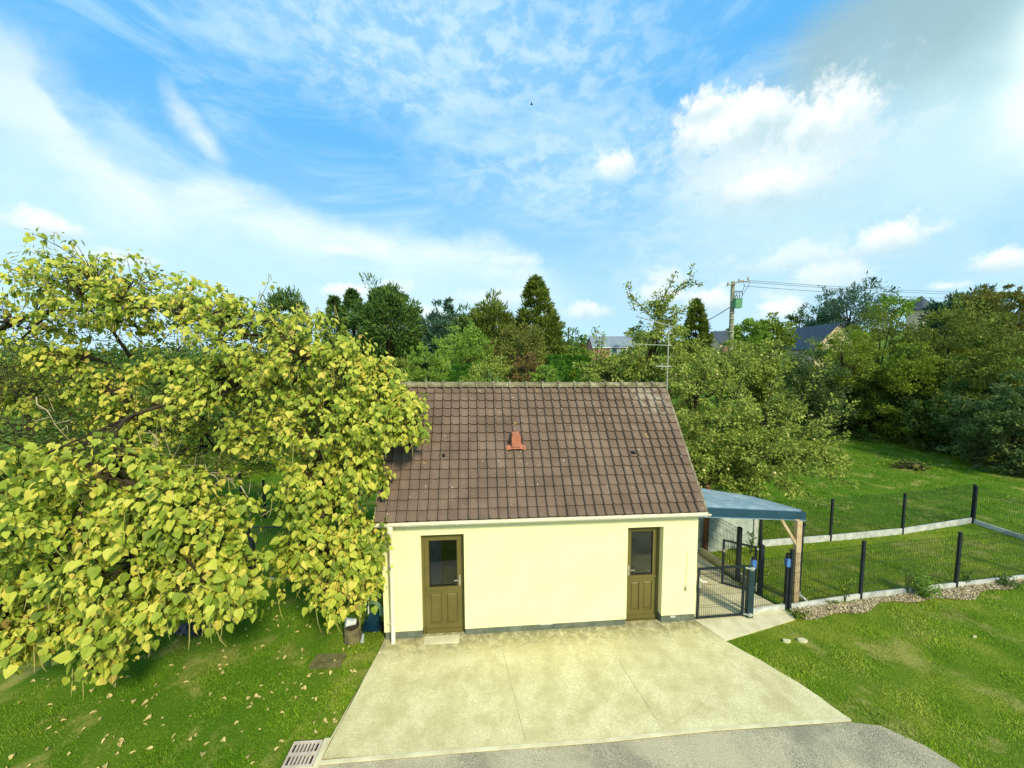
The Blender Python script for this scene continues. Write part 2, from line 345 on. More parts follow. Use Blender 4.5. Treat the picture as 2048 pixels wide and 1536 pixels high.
M['light'] = leafmat('light_green', (0.110, 0.209, 0.024), (0.220, 0.352, 0.044), (0.374, 0.484, 0.099))
M['pine'] = leafmat('pine_needle', (0.037, 0.092, 0.020), (0.092, 0.168, 0.032), (0.202, 0.286, 0.060))
M['pine2'] = leafmat('pine_olive', (0.058, 0.098, 0.013), (0.130, 0.182, 0.021), (0.247, 0.286, 0.046))
M['cedar'] = leafmat('blue_cedar', (0.039, 0.098, 0.055), (0.078, 0.156, 0.088), (0.156, 0.260, 0.155))
M['hedge'] = leafmat('clipped_hedge', (0.021, 0.078, 0.005), (0.052, 0.156, 0.010), (0.104, 0.247, 0.019), 2)
M['redleaf'] = leafmat('red_leaf', (.10, .06, .02), (.2, .13, .045), (.30, .22, .08))
M['apple'] = mat('apple_skin', [(0, (.5, .5, .14)), (.6, (.62, .52, .22)), (1, (.60, .22, .12))], 9, 3, .45, island=.5)
M['slate'] = mat('slate', [(0, (.035, .048, .065)), (1, (.06, .075, .10))], 1.5, 5, .6)
M['slate_pale'] = mat('slate_pale', [(0, (.15, .19, .22)), (1, (.22, .27, .30))], 1.5, 5, .6)
def brick_extra(colr, tc):
    b = nn('ShaderNodeTexBrick'); LK.new(tc.outputs['Object'], b.inputs['Vector']); b.inputs['Scale'].default_value = 3
    b.inputs['Color1'].default_value = (.36, .15, .10, 1); b.inputs['Color2'].default_value = (.28, .12, .08, 1); b.inputs['Mortar'].default_value = (.40, .34, .28, 1)
    return mixc(.6, colr, b.outputs[0])
M['brick'] = mat('brick', [(0, (.28, .12, .08)), (1, (.40, .20, .14))], 3, 6, .9, extra=brick_extra)
M['sandstone'] = mat('sandstone', [(0, (.50, .38, .24)), (1, (.66, .54, .38))], 3, 6, .9)
M['white'] = mat('white_paint', [(0, (.72, .72, .68)), (1, (.80, .80, .76))], 3, 4, .5)
M['glass_far'] = mat('far_window', [(0, (.10, .14, .17)), (1, (.2, .26, .30))], 3, 4, .15)
M['pole'] = mat('weathered_pole', [(0, (.20, .20, .11)), (1, (.38, .37, .25))], 4, 6, .9)
M['box_green'] = mat('transformer_green', [(0, (.08, .24, .10)), (1, (.12, .32, .15))], 3, 4, .5)
M['galv'] = mat('galvanised', [(0, (.28, .31, .27)), (1, (.42, .44, .38))], 6, 5, .5, metallic=.2)
M['wire'] = mat('wire_grey', [(0, (.10, .13, .14)), (1, (.15, .18, .19))], 3, 3, .6)
M['mulch'] = mat('bark_chip', [(0, (.22, .16, .08)), (.5, (.48, .38, .22)), (1, (.72, .62, .42))], 8, 4, .9, island=.7)
M['soil'] = mat('soil', [(0, (.10, .07, .035)), (1, (.24, .17, .09))], 9, 8, .95, 1, 40)
M['iron'] = mat('cast_grate', [(0, (.40, .33, .27)), (1, (.58, .50, .42))], 6, 6, .8, .3)
M['black'] = mat('black_void', [(0, (.006, .006, .006)), (1, (.012, .012, .012))], 3, 3, .9)
M['blue_tape'] = mat('blue_wrap', [(0, (.06, .16, .42)), (1, (.10, .24, .55))], 5, 4, .4)
M['teal'] = mat('blue_plastic', [(0, (0.002, 0.018, 0.036)), (1, (0.005, 0.036, 0.060))], 5, 4, .4)
M['stump'] = mat('weathered_log', [(0, (.08, .075, .035)), (1, (.20, .17, .08))], 8, 7, .95, .6)
M['curtain'] = mat('navy_curtain', [(0, (0.030, 0.048, 0.195)), (1, (0.054, 0.078, 0.300))], 5, 4, .8)
M['inner'] = mat('dim_interior', [(0, (.035, .045, .035)), (1, (.05, .06, .05))], 2, 4, .9)
M['hose'] = mat('hose_green', [(0, (.14, .25, .16)), (1, (.2, .33, .22))], 5, 4, .5)
def glassmat():
    global NT, LK
    m_ = bpy.data.materials.new('window_glass'); m_.use_nodes = True; NT = m_.node_tree; LK = NT.links; NT.nodes.clear()
    t = nn('ShaderNodeBsdfTransparent'); t.inputs[0].default_value = (.75, .8, .78, 1); g = nn('ShaderNodeBsdfGlossy'); g.inputs['Roughness'].default_value = .03; g.inputs[0].default_value = (.9, .9, .9, 1)
    f = nn('ShaderNodeFresnel'); f.inputs[0].default_value = 1.52; mx = nn('ShaderNodeMixShader'); LK.new(f.outputs[0], mx.inputs[0]); LK.new(t.outputs[0], mx.inputs[1]); LK.new(g.outputs[0], mx.inputs[2])
    o = nn('ShaderNodeOutputMaterial'); LK.new(mx.outputs[0], o.inputs[0]); return m_
M['glass'] = glassmat()

# ------------------------------------------------------------------ ground
def grid_axis(a, b, near_a, near_b, fine, coarse):
    xs = list(np.arange(near_a, near_b+1e-6, fine)); x = near_b; s = fine
    while x < b: s = min(s*1.35, coarse); x += s; xs.append(x)
    x = near_a; s = fine
    while x > a: s = min(s*1.35, coarse); x -= s; xs.insert(0, x)
    return np.array(xs)
gx = grid_axis(-900, 900, -14, 30, .5, 40); gy = grid_axis(-30, 1500, 2, 40, .5, 40)
X, Y = np.meshgrid(gx, gy); Z = gz(X, Y)
n1, n2 = X.shape; idx = np.arange(n1*n2).reshape(n1, n2)
F = np.stack([idx[:-1, :-1], idx[:-1, 1:], idx[1:, 1:], idx[1:, :-1]], -1).reshape(-1, 4)
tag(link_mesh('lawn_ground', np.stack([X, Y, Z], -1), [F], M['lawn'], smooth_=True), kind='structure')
def sheet(name, poly, m_, dz, thick=.0):
    """flat polygon following the ground, subdivided as a fan strip with a small edge skirt"""
    P_ = [(x, y, float(gz(x, y))+dz) for x, y in poly]
    mb = MB(); n = len(P_)
    mb.add(P_, [tuple(range(n))])
    mb.add(P_+[(x, y, z-.08) for x, y, z in P_], [(i, i+n, (i+1) % n+n, (i+1) % n) for i in range(n)])
    return tag(mb.build(name, m_), kind='structure')
def gp(px, py): q = G(px, py); return (float(q[0]), float(q[1]))
def wob(pl, amp=.03, step=.25):
    o = []
    for (a, b) in zip(pl[:-1], pl[1:]):
        n = max(1, int(math.hypot(b[0]-a[0], b[1]-a[1])/step))
        for i in range(n):
            t = i/n; o.append((a[0]+(b[0]-a[0])*t+random.uniform(-amp, amp), a[1]+(b[1]-a[1])*t+random.uniform(-amp, amp)))
    o.append(pl[-1]); return o

# house frame
X0, Y0, TH, HW, SL = -2.7305, 7.5507, .0955, 6.9455, -.0126
ct, st = math.cos(TH), math.sin(TH)
def H(a, b, c_): return (X0+a*ct-b*st, Y0+a*st+b*ct, SL*a+c_)
def Hn(a, b): return (X0+a*ct-b*st, Y0+a*st+b*ct)

slab = wob([gp(765, 1291), gp(700, 1415), gp(640, 1530)], .015)+[(-2.93, 5.2)]
slab += [gp(900, 1508), gp(1200, 1486), gp(1420, 1463)]
slab += wob([gp(1700, 1443), gp(1630, 1392), gp(1560, 1345), gp(1450, 1284)], .03)
slab += [Hn(HW+.02, -.02), Hn(HW, .10), Hn(0, .10)]
sheet('concrete_driveway', slab, M['concrete'], .035)
sheet('gate_path', [gp(1450, 1283), gp(1520, 1262), gp(1590, 1240), Hn(9.35, -.02), Hn(HW+.02, .03)], M['path_concrete'], .031)
sheet('gate_patio', [Hn(HW+.02, .05), Hn(9.38, 0), Hn(8.9, 1.2), Hn(8.7, 3.9), Hn(HW-.2, 4.2), Hn(HW-.02, 3.9)], M['path_concrete'], .027)
road = [gp(640, 1531)]+[gp(900, 1510), gp(1200, 1488), gp(1420, 1465), gp(1700, 1445)]+wob([gp(1760, 1452), gp(1850, 1490), gp(1920, 1536)], .03)+[(7.6, 4.3), (8.2, 2.5), (9, -12), (-14, -12), (-13, 2.0), (-6, 3.4), (-3.4, 5.0)]
sheet('asphalt_road', road, M['asphalt'], .012)
# raised lip of cement along the joint between slab and road
mb = MB(); pl = [gp(640, 1529), gp(900, 1507), gp(1200, 1485), gp(1420, 1462), gp(1700, 1442)]
for a, b in zip(pl[:-1], pl[1:]):
    mb.bar((*a, float(gz(*a))+.03), (*b, float(gz(*b))+.03), .05, .022)
lip = mb.build('driveway_kerb', M['path_concrete']); tag(lip, kind='structure')

for (a_, b_) in (((1238, 1326), (1302, 1425)), ((1002, 1292), (1052, 1486)), ((1302, 1425), (1330, 1472))):
    A, B = gp(*a_), gp(*b_); mb = MB(); pl_ = [(A[0]+(B[0]-A[0])*k/8+random.uniform(-.012, .012), A[1]+(B[1]-A[1])*k/8) for k in range(9)]
    for p_, q_ in zip(pl_[:-1], pl_[1:]): mb.add([(p_[0]-.004, p_[1], gz(*p_)+.0395), (p_[0]+.004, p_[1], gz(*p_)+.0395), (q_[0]+.004, q_[1], gz(*q_)+.0395), (q_[0]-.004, q_[1], gz(*q_)+.0395)], [(0, 1, 2, 3)])
    tag(mb.build('concrete_crack', M['crack']), kind='structure')
# ------------------------------------------------------------------ the outbuilding
D_, HG, HR, OH = 1.8927, 2.6623, 5.3019, .0874
house = thing('outbuilding', H(HW/2, 0, 0), 'small pale yellow rendered outbuilding with steep brown tiled roof and two olive half-glazed doors', 'outbuilding')
def hb(): return MB(tf=lambda a, b, c_: H(a, b, c_))
PL = .205; WT = 2.63
dL, dR, dT = (.795, 1.70), (5.31, 6.135), 2.31
mb = hb()
fa, T_ = 0.0, .22
def wallseg(a0, a1, c0, c1): mb.box(a0, a1, -.012, T_, c0, c1)
wallseg(0, dL[0], PL, dT); wallseg(dL[1], dR[0], PL-.03, dT); wallseg(dR[1], HW, PL, dT); wallseg(0, HW, dT, WT)
BD = 2*D_
mb.box(0, T_, T_, BD, PL, WT); mb.box(HW-T_, HW, T_, BD, PL, WT); mb.box(T_, HW-T_, BD-T_, BD, PL, WT)
for a in (0, HW-T_):
    mb.add([(a, 0.1, WT), (a, BD-.1, WT), (a, D_, HR-.25), (a+T_, 0.1, WT), (a+T_, BD-.1, WT), (a+T_, D_, HR-.25)], [(0, 2, 1), (3, 4, 5), (0, 3, 5, 2), (1, 2, 5, 4)])
mb.build('rendered_wall', M['render'], house)
def blocks(a0, a1, top, b0=-.0):
    mb = hb(); a = a0
    while a < a1-.02:
        l = min(.48, a1-a); e = a+l
        if a1-e < .12: e = a1
        mb.box(a+.004, e-.004, b0, T_-.01, -.08, top-.003); a = e
    mb.build('block_plinth', M['plinth'], house)
blocks(.02, dL[0]-.005, PL); blocks(dL[1]+.005, dR[0]-.005, PL-.03); blocks(dR[1]+.005, HW-.01, PL)
mb = hb(); mb.box(.2, dL[0]-.02, .01, T_-.02, -.08, PL-.04); mb.box(dL[1]+.02, dR[0]-.02, .01, T_-.02, -.08, PL-.06); mb.box(dR[1]+.02, HW-.2, .01, T_-.02, -.08, PL-.04); mb.box(.01, T_-.02, T_, BD, -.08, PL); mb.box(HW-T_+.02, HW-.01, T_, BD, -.15, PL)
# mortar smears on the blocks
mb.box(3.35, 3.62, -.02, .0, PL-.045, PL-.025); mb.box(6.35, 6.47, -.02, .0, PL-.06, PL-.02)
mb.build('mortar', M['board'], house)
mb = hb(); mb.box(.25, HW-.25, T_+.6, T_+.62, 0, WT); mb.box(T_, HW-T_, T_, T_+.6, WT-.05, WT); mb.box(T_, HW-T_, T_, T_+.6, -.02, .0)
mb.build('inner_partition', M['inner'], house)

def door(a0, a1, b, hinge_left, lab, curtain):
    c0, c1 = .03, dT-.02
    d = hb(); f = .055
    d.box(a0+.002, a0+f, b, b+.07, c0, c1); d.box(a1-f, a1-.002, b, b+.07, c0, c1); d.box(a0+f, a1-f, b, b+.07, c1-f, c1)
    fr = d.build('door', M['door'], house); tag(fr, lab)
    # leaf: stiles and rails
    l0, l1 = a0+f+.004, a1-f-.004; lb = b+.012; s_ = .095; mid = 1.02
    d = hb()
    d.box(l0, l0+s_, lb, lb+.045, c0+.02, c1-f-.004); d.box(l1-s_, l1, lb, lb+.045, c0+.02, c1-f-.004)
    d.box(l0+s_, l1-s_, lb, lb+.045, c1-f-.1, c1-f-.004); d.box(l0+s_, l1-s_, lb, lb+.045, c0+.02, c0+.22); d.box(l0+s_, l1-s_, lb, lb+.045, mid-.08, mid+.08)
    mc = (l0+l1)/2; d.box(mc-.045, mc+.045, lb, lb+.045, c0+.22, mid-.08)
    d.build('door_leaf', M['door'], fr)
    d = hb()
    for x0, x1 in ((l0+s_, mc-.045), (mc+.045, l1-s_)):
        z0, z1 = c0+.22, mid-.08; d.box(x0, x1, lb+.02, lb+.03, z0, z1)
        g = .022; q = .045
        d.add([(x0+g, lb+.02, z0+g), (x1-g, lb+.02, z0+g), (x1-g, lb+.02, z1-g), (x0+g, lb+.02, z1-g), (x0+q, lb+.004, z0+q), (x1-q, lb+.004, z0+q), (x1-q, lb+.004, z1-q), (x0+q, lb+.004, z1-q)],
              [(4, 5, 6, 7), (0, 1, 5, 4), (1, 2, 6, 5), (2, 3, 7, 6), (3, 0, 4, 7)])
    d.build('raised_panel', M['door'], fr)
    d = hb(); d.box(l0+.01, l1-.01, lb-.03, lb-.001, mid+.035, mid+.075); d.box(l0+.01, l1-.01, lb-.024, lb-.001, mid+.005, mid+.034); d.build('weather_bar', M['door'], fr)
    d = hb(); d.box(l0+.01, l1-.01, lb-.03, lb-.001, c0+.03, c0+.11); d.build('kick_board', M['door'], fr)
    d = hb(); d.box(l0+s_-.005, l1-s_+.005, lb+.02, lb+.026, mid+.075, c1-f-.095); d.build('glass_pane', M['glass'], fr)
    d = hb(); g0, g1, z0, z1 = l0+s_, l1-s_, mid+.08, c1-f-.1
    for bx in ((g0, g0+.012, z0, z1), (g1-.012, g1, z0, z1), (g0, g1, z0, z0+.012), (g0, g1, z1-.012, z1)): d.box(bx[0], bx[1], lb-.003, lb+.019, bx[2], bx[3])
    d.build('glazing_bead', M['door_dark'], fr)
    h = l1-.045 if hinge_left else l0+.045; hz = 1.22
    d = hb(); d.box(h-.018, h+.018, lb-.012, lb-.001, hz-.12, hz+.12)
    s2 = -1 if hinge_left else 1
    d.tube([(h, lb-.012, hz+.03), (h, lb-.055, hz+.03), (h+s2*.12, lb-.055, hz+.025)], .011, 8)
    d.build('door_handle', M['steel'], fr)
    d = hb(); d.box(a0, a1, b-.02, b+.07, -.02, c0); d.build('threshold', M['door'], fr)
    if curtain:
        d = hb(); n = 14; x0, x1 = g0-.05, g0+.24
        vs = []; 
        for i in range(n+1):
            x = x0+(x1-x0)*i/n; y = lb+.12+.02*math.sin(i*1.7); vs += [(x, y, z0-.1), (x, y, z1+.1)]
        d.add(vs, [(2*i, 2*i+2, 2*i+3, 2*i+1) for i in range(n)])
        d.build('curtain', M['curtain'], fr)
door(*dL, .09, True, 'olive door with navy curtain behind its glass, handle on the right', True)
door(*dR, .15, False, 'olive door with bare dark glass, handle on the left', False)
# roof: every tile modelled, grouped in one mesh per slope
NC, NR = 34, 15
def roof_slope(front):
    RW = HW+2*OH; cw = RW/NC
    b0, z0 = -.12, HG+.02; b1, z1 = D_, HR
    if not front: b0, b1 = 2*D_+.12, D_
    L = math.hypot(b1-b0, z1-z0); db, dz = (b1-b0)/L, (z1-z0)/L; nb, nz = (-dz if front else dz), abs(db)
    if not front: nb = dz
    prof = [(0, .004), (.04, .036), (.11, .052), (.19, .044), (.25, .014), (.33, .001), (.62, -.002), (.96, .0), (1.0, .002)]
    V = []; F = []; gauge = L/NR; rj = random.Random(3)
    for r_ in range(NR):
        for k in range(NC):
            base = len(V); jx = rj.uniform(-.003, .003); jz = rj.uniform(-.003, .004); jl = rj.uniform(-.004, .004)
            for s_, lift in ((r_*gauge-.018+jl, .048), ((r_+1)*gauge+.01, .006)):
                for t, h in prof:
                    a = -OH+(k+t)*cw+jx; hh = lift+h+jz
                    V.append(H(a, b0+db*s_+nb*hh, z0+dz*s_+nz*hh))
            n = len(prof)
            for t, h in prof:      # lip bottom
                a = -OH+(k+t)*cw+jx; s_ = r_*gauge-.015+jl; hh = h+jz-.002
                V.append(H(a, b0+db*s_+nb*hh, z0+dz*s_+nz*hh))
            for i in range(n-1):
                F.append((base+i, base+i+1, base+n+i+1, base+n+i)); F.append((base+2*n+i, base+2*n+i+1, base+i+1, base+i))
    return V, F
V1, F1 = roof_slope(True); V2_, F2 = roof_slope(False)
roof = link_mesh('tiled_roof', V1+V2_, [np.array(F1), np.array(F2)+len(V1)], M['tile'], house)
mb = hb()   # underlay so nothing shows between tiles, and the verge boards
mb.add([(-OH, -.10, HG), (HW+OH, -.10, HG), (HW+OH, D_, HR-.02), (-OH, D_, HR-.02)], [(0, 1, 2, 3)])
mb.add([(-OH, 2*D_+.10, HG), (HW+OH, 2*D_+.10, HG), (HW+OH, D_, HR-.02), (-OH, D_, HR-.02)], [(3, 2, 1, 0)])
mb.build('roof_underlay', M['door_dark'], roof)
for a0 in (-OH-.03, HW+OH-.0):
    mb = hb()
    for sgn in (0, 1):
        for r_ in range(NR):
            t0, t1 = r_/NR, (r_+1)/NR+.01
            e = lambda t, k: ((-.12+(D_+.12)*t) if sgn == 0 else (2*D_+.12-(D_+.12)*t), HG+.02+(HR-HG-.02)*t+k)
            (y0, z0), (y1, z1) = e(t0, .06), e(t1, .035)
            mb.add([(a0, y0, z0), (a0+.05, y0, z0), (a0+.05, y1, z1), (a0, y1, z1), (a0, y0, z0-.13), (a0+.05, y0, z0-.13), (a0+.05, y1, z1-.12), (a0, y1, z1-.12)],
                   [(0, 1, 2, 3), (4, 7, 6, 5), (0, 4, 5, 1), (1, 5, 6, 2), (2, 6, 7, 3), (3, 7, 4, 0)])
    mb.build('verge_tiles', M['lichen_tile'], roof)
mb = hb(); nr = 17; L = HW+2*OH+.08
for i in range(nr):
    a0 = -OH-.04+L*i/nr; a1 = a0+L/nr+.03
    vs = []; k = 8
    for a, rr in ((a0, .132), (a0+.055, .135), (a0+.06, .105), (a1, .098)):
        vs += [(a, D_+rr*math.cos(t)*1.1, HR+.0+rr*math.sin(t)*.95) for t in [math.pi*(j/k*1.16-.08) for j in range(k+1)]]
    n = k+1; mb.add(vs, [(i_*n+j, i_*n+j+1, (i_+1)*n+j+1, (i_+1)*n+j) for i_ in range(3) for j in range(k)]+[tuple(range(n)), tuple(3*n+j for j in range(n))[::-1]])
    if i % 1 == 0:   # moss cushion at the joints
        x, y, z = a0+.03, D_-.02, HR+.10
        r_ = random.uniform(.02, .05); mb.add([(x+r_*sx, y+r_*sy, z+r_*.6*sz) for sx, sy, sz in ((1,0,0),(-1,0,0),(0,1,0),(0,-1,0),(0,0,1),(0,0,-1))], [(0,2,4),(2,1,4),(1,3,4),(3,0,4)])
mb.build('ridge_tiles', M['ridge'], roof)
# terracotta vent pipe on its own tile, and two small ventilation tiles
def roofp(px, py):
    r = ray(px, py); n = np.array([-st, ct, 0]); P0 = np.array([X0, Y0, 0])
    # front slope plane: points H(a,b,c) with c = HG + (HR-HG)*(b+.12)/(D_+.12)
    k = (HR-HG)/(D_+.12); lo, hi = 5., 14.
    def g(t):
        q = CAM+r*t-P0; a = q[0]*ct+q[1]*st; b = -q[0]*st+q[1]*ct; return q[2]-SL*a-(HG+k*(b+.12)), a, b
    for _ in range(60):
        md = (lo+hi)/2
        if g(md)[0] > 0: lo = md
        else: hi = md
    _, a, b = g(md); return a, b, HG+k*(b+.12)
a, b, c_ = roofp(1031, 889)
mb = hb(); mb.box(a-.12, a+.12, b-.10, b+.02, c_-.03, c_+.075)
mb.add([(a-.23, b-.17, c_-.09), (a-.08, b-.18, c_-.06), (a+.08, b-.18, c_-.06), (a+.23, b-.17, c_-.09), (a+.22, b-.10, c_-.00), (a+.08, b-.10, c_+.04), (a-.08, b-.10, c_+.04), (a-.22, b-.10, c_-.00)], [(0, 1, 6, 7), (1, 2, 5, 6), (2, 3, 4, 5)])
v = mb.build('roof_vent', M['terracotta'], roof)
mb = hb(); pr = [(a-.11, c_-.02), (a-.125, c_+.25), (a-.10, c_+.31), (a+.10, c_+.31), (a+.125, c_+.25), (a+.11, c_-.02)]
pr = [(a+(x-a)*.85, c_+(z-c_)*.8) for x, z in pr]
mb.add([(x, b-.18, z) for x, z in pr]+[(x, b+.10, z+.04) for x, z in pr], [(0, 1, 2, 3, 4, 5), (11, 10, 9, 8, 7, 6)]+[(i, i+6, (i+1) % 6+6, (i+1) % 6) for i in range(6)])
mb.build('vent_cowl', M['terracotta'], v)
for px, py in ((885, 916), (1265, 910)):
    a, b, c_ = roofp(px, py); mb = hb()
    mb.add([(a-.07, b-.06, c_+.0), (a+.07, b-.06, c_+.0), (a+.05, b-.03, c_+.10), (a-.05, b-.03, c_+.10), (a-.05, b+.10, c_+.14), (a+.05, b+.10, c_+.14)], [(2, 5, 4, 3), (0, 3, 4), (1, 5, 2)])
    v = mb.build('vent_tile', M['tile'], roof)
    mb = hb(); mb.add([(a-.055, b-.045, c_+.03), (a+.055, b-.045, c_+.03), (a+.045, b-.033, c_+.09), (a-.045, b-.033, c_+.09)], [(0, 1, 2, 3)]); mb.build('vent_opening', M['black'], v)
# gutter (half round) with brackets, downpipe with shoe and clip
mb = hb(); k = 8; vs = []
for a in (-OH-.05, HW+OH+.07):
    for rr in (.062, .056): vs += [(a, -.175+rr*math.cos(t), HG-.01+rr*math.sin(t)) for t in [math.pi+math.pi*j/k for j in range(k+1)]]
n = k+1
mb.add(vs, [(j, j+1, 2*n+j+1, 2*n+j) for j in range(k)]+[(n+j, 3*n+j, 3*n+j+1, n+j+1) for j in range(k)]+[tuple(range(n)), tuple(2*n+j for j in range(n))[::-1], (0, n, 3*n, 2*n), (n-1, 2*n-1, 4*n-1, 3*n-1)])
mb.box(-OH-.05, HW+OH+.07, -.245, -.232, HG-.022, HG-.004)
gut = mb.build('gutter', M['gutter'], house)
for i in range(15):
    mb = hb(); a = .1+i*.49; mb.box(a-.010, a+.010, -.249, -.236, HG-.045, HG+.004); mb.build('gutter_bracket', M['gutter'], gut)
mb = hb(); mb.box(-OH, HW+OH, -.10, -.012, WT-.08, WT-.02); mb.build('soffit_board', M['door_dark'], house)
mb = hb(); mb.tube([(.215, -.175, HG-.05), (.215, -.17, HG-.20), (.20, -.085, HG-.33), (.195, -.08, .05), (.195, -.12, .0)], [.06, .052, .046, .046, .048], 12)
dp = mb.build('downpipe', M['gutter'], house, smooth_=True)
mb = hb(); mb.tube([(.215, -.175, HG-.07), (.215, -.172, HG-.19)], .064, 12); mb.build('pipe_collar', M['gutter'], dp)
mb = hb(); mb.tube([(.195, -.08, .43), (.195, -.08, .46)], .054, 12); mb.box(.10, .29, -.085, -.01, .435, .45); mb.build('pipe_clip', M['gutter'], dp)
# cord hanging on the wall
q0 = H(6.70, -.03, 1.67)
t = thing('hanging_cord', q0, 'thin knotted cord hanging on the yellow wall right of the right-hand door', 'cord')
mb = hb(); mb.tube([(6.70, -.035, 1.67), (6.698, -.035, 1.3), (6.692, -.035, .90)], .005, 5); mb.build('cord', M['bark_pale'], t)
mb = hb(); mb.tube([(6.692, -.035, .90), (6.69, -.04, .84), (6.69, -.035, .78)], [.008, .022, .010], 6); mb.build('knot', M['bark_pale'], t)
# doorstep patch
mb = hb(); mb.box(dL[0]+.04, dL[1]-.12, -.22, -.0, -.02, .052); tag(mb.build('doorstep', M['path_concrete'], org=H(1.2, -.1, 0)), 'low pale cement doorstep in front of the left olive door', 'doorstep')
# antenna on the right gable
base = H(HW+.12, D_-.1, 3.6)
ant = thing('tv_antenna', base, 'grey aerial mast with three crossbars rising behind the right gable of the yellow outbuilding', 'antenna')
mt = P(1338, 646, base[1])
mb = MB(); mb.tube([base, (mt[0], mt[1], mt[2])], .016, 8); mb.build('mast', M['galv'], ant)
def pa(px, py, dy=0): q = P(px, py, base[1]+dy); return tuple(q)
mb = MB(); mb.bar(pa(1274, 633, -.2), pa(1350, 655, .1), .022); 
for i in range(9):
    f = i/8; q = np.array(pa(1274+(1350-1274)*f, 633+(655-633)*f, -.2+.3*f)); mb.bar(q-np.array([.05, .22, 0]), q+np.array([.05, .22, 0]), .009)
mb.build('upper_boom', M['galv'], ant)
mb = MB(); mb.bar(pa(1272, 688), pa(1345, 691), .016); mb.bar(pa(1328, 670), pa(1334, 655), .014); mb.build('middle_boom', M['galv'], ant)
mb = MB(); mb.bar(pa(1311, 732), pa(1343, 733), .03); mb.bar(pa(1324, 726), pa(1324, 740), .02); mb.build('lower_boom', M['galv'], ant)
for py_ in (790, 825): mb = MB(); mb.bar(pa(1338, py_), pa(1332, py_+2, -.1), .03); mb.build('bracket', M['galv'], ant)

# ------------------------------------------------------------------ lean-to
FR = P(1607, 1026, 9.35); FR[2] = 2.02; BR = np.array([6.95, 10.6, 1.90]); FL = np.array([*Hn(HW+.0, .18), 2.56]); BL = np.array([*Hn(HW+.0, 2.75), 2.30])
lt = thing('lean_to', (5.8, 9.6, -.1), 'blue-grey sheet-metal lean-to roof on timber posts fixed to the right side of the outbuilding', 'lean-to')
mb = MB(); nrib = 13
def lerp(a, b, t): return a+(b-a)*t
for i in range(nrib):
    t0, t1 = i/nrib, (i+1)/nrib
    pr = [(0, .0), (.58, .0), (.66, .05), (.90, .05), (1.0, 0)]
    L_ = [lerp(FL, BL, lerp(t0, t1, u_))+[0, 0, h] for u_, h in pr]; R_ = [lerp(FR, BR, lerp(t0, t1, u_))+[0, 0, h] for u_, h in pr]
    L2 = [p-[0, 0, .012] for p in L_]; R2 = [p-[0, 0, .012] for p in R_]
    n = len(pr); mb.add([tuple(p) for p in L_+R_+L2+R2], [(j, n+j, n+j+1, j+1) for j in range(n-1)]+[(2*n+j, 2*n+j+1, 3*n+j+1, 3*n+j) for j in range(n-1)]+[(n+j, 3*n+j, 3*n+j+1, n+j+1) for j in range(n-1)])
mb.build('sheet_roof', M['sheet'], lt)
def board(name, A, B, h, th, m_, par, drop=0):
    A = np.array(A, float); B = np.array(B, float); d = B-A; n = np.array([-d[1], d[0], 0]); n /= np.linalg.norm(n)
    vs = [tuple(p+n*s*th/2-[0, 0, k]) for k in (drop, drop+h) for p, s in ((A, -1), (B, -1), (B, 1), (A, 1))]
    mb = MB(); mb.add(vs, [(0, 1, 2, 3), (7, 6, 5, 4), (0, 4, 5, 1), (1, 5, 6, 2), (2, 6, 7, 3), (3, 7, 4, 0)]); return mb.build(name, m_, par)
fwd = np.array([.0, -.03, 0])
board('front_fascia', FL+fwd, FR+fwd+[.03, 0, 0], .20, .03, M['fascia'], lt, -.01)
board('drip_edge', FL+fwd+[0, -.005, 0], FR+fwd+[.03, -.005, 0], .018, .05, M['sheet'], lt, .192)
board('side_fascia', FR+[.03, -.0, 0], BR+[.03, 0, 0], .18, .03, M['fascia'], lt, .0)
board('beam', FL+[0, .08, 0], FR+[-.05, .08, 0], .16, .07, M['pine_wood'], lt, .03)
pb = G(1589, 1203); pt = np.array([pb[0]+.0, pb[1]+.03, 1.98])
mb = MB(); mb.bar((pb[0], pb[1], pb[2]-.05), pt, .12); mb.build('front_post', M['pine_wood'], lt)
mb = MB(); mb.bar((pb[0]-.02, pb[1], 1.35), (pb[0]-.42, pb[1]+.02, 2.0), .06); mb.build('corner_brace', M['pine_wood'], lt)
rb = G(1410, 1108)
mb = MB(); mb.bar((rb[0], rb[1], rb[2]-.05), (rb[0]-.2, rb[1]-.4, 2.2), .11); mb.build('rear_post', M['brown_wood'], lt)
mb = MB(); q = np.array([pb[0]+.14, pb[1]+.06, 0]); mb.tube([(q[0]+.05, q[1], 1.9), (q[0], q[1], 1.75), (q[0], q[1], .12)], .035, 10); d_ = mb.build('downpipe', M['anthracite'], lt)
mb = MB(); mb.tube([(q[0], q[1], .14), (q[0]+.0, q[1]-.01, .04), (q[0]+.06, q[1]-.09, .0), (q[0]+.10, q[1]-.14, -.06)], .045, 10); mb.build('pipe_elbow', M['galv'], d_)

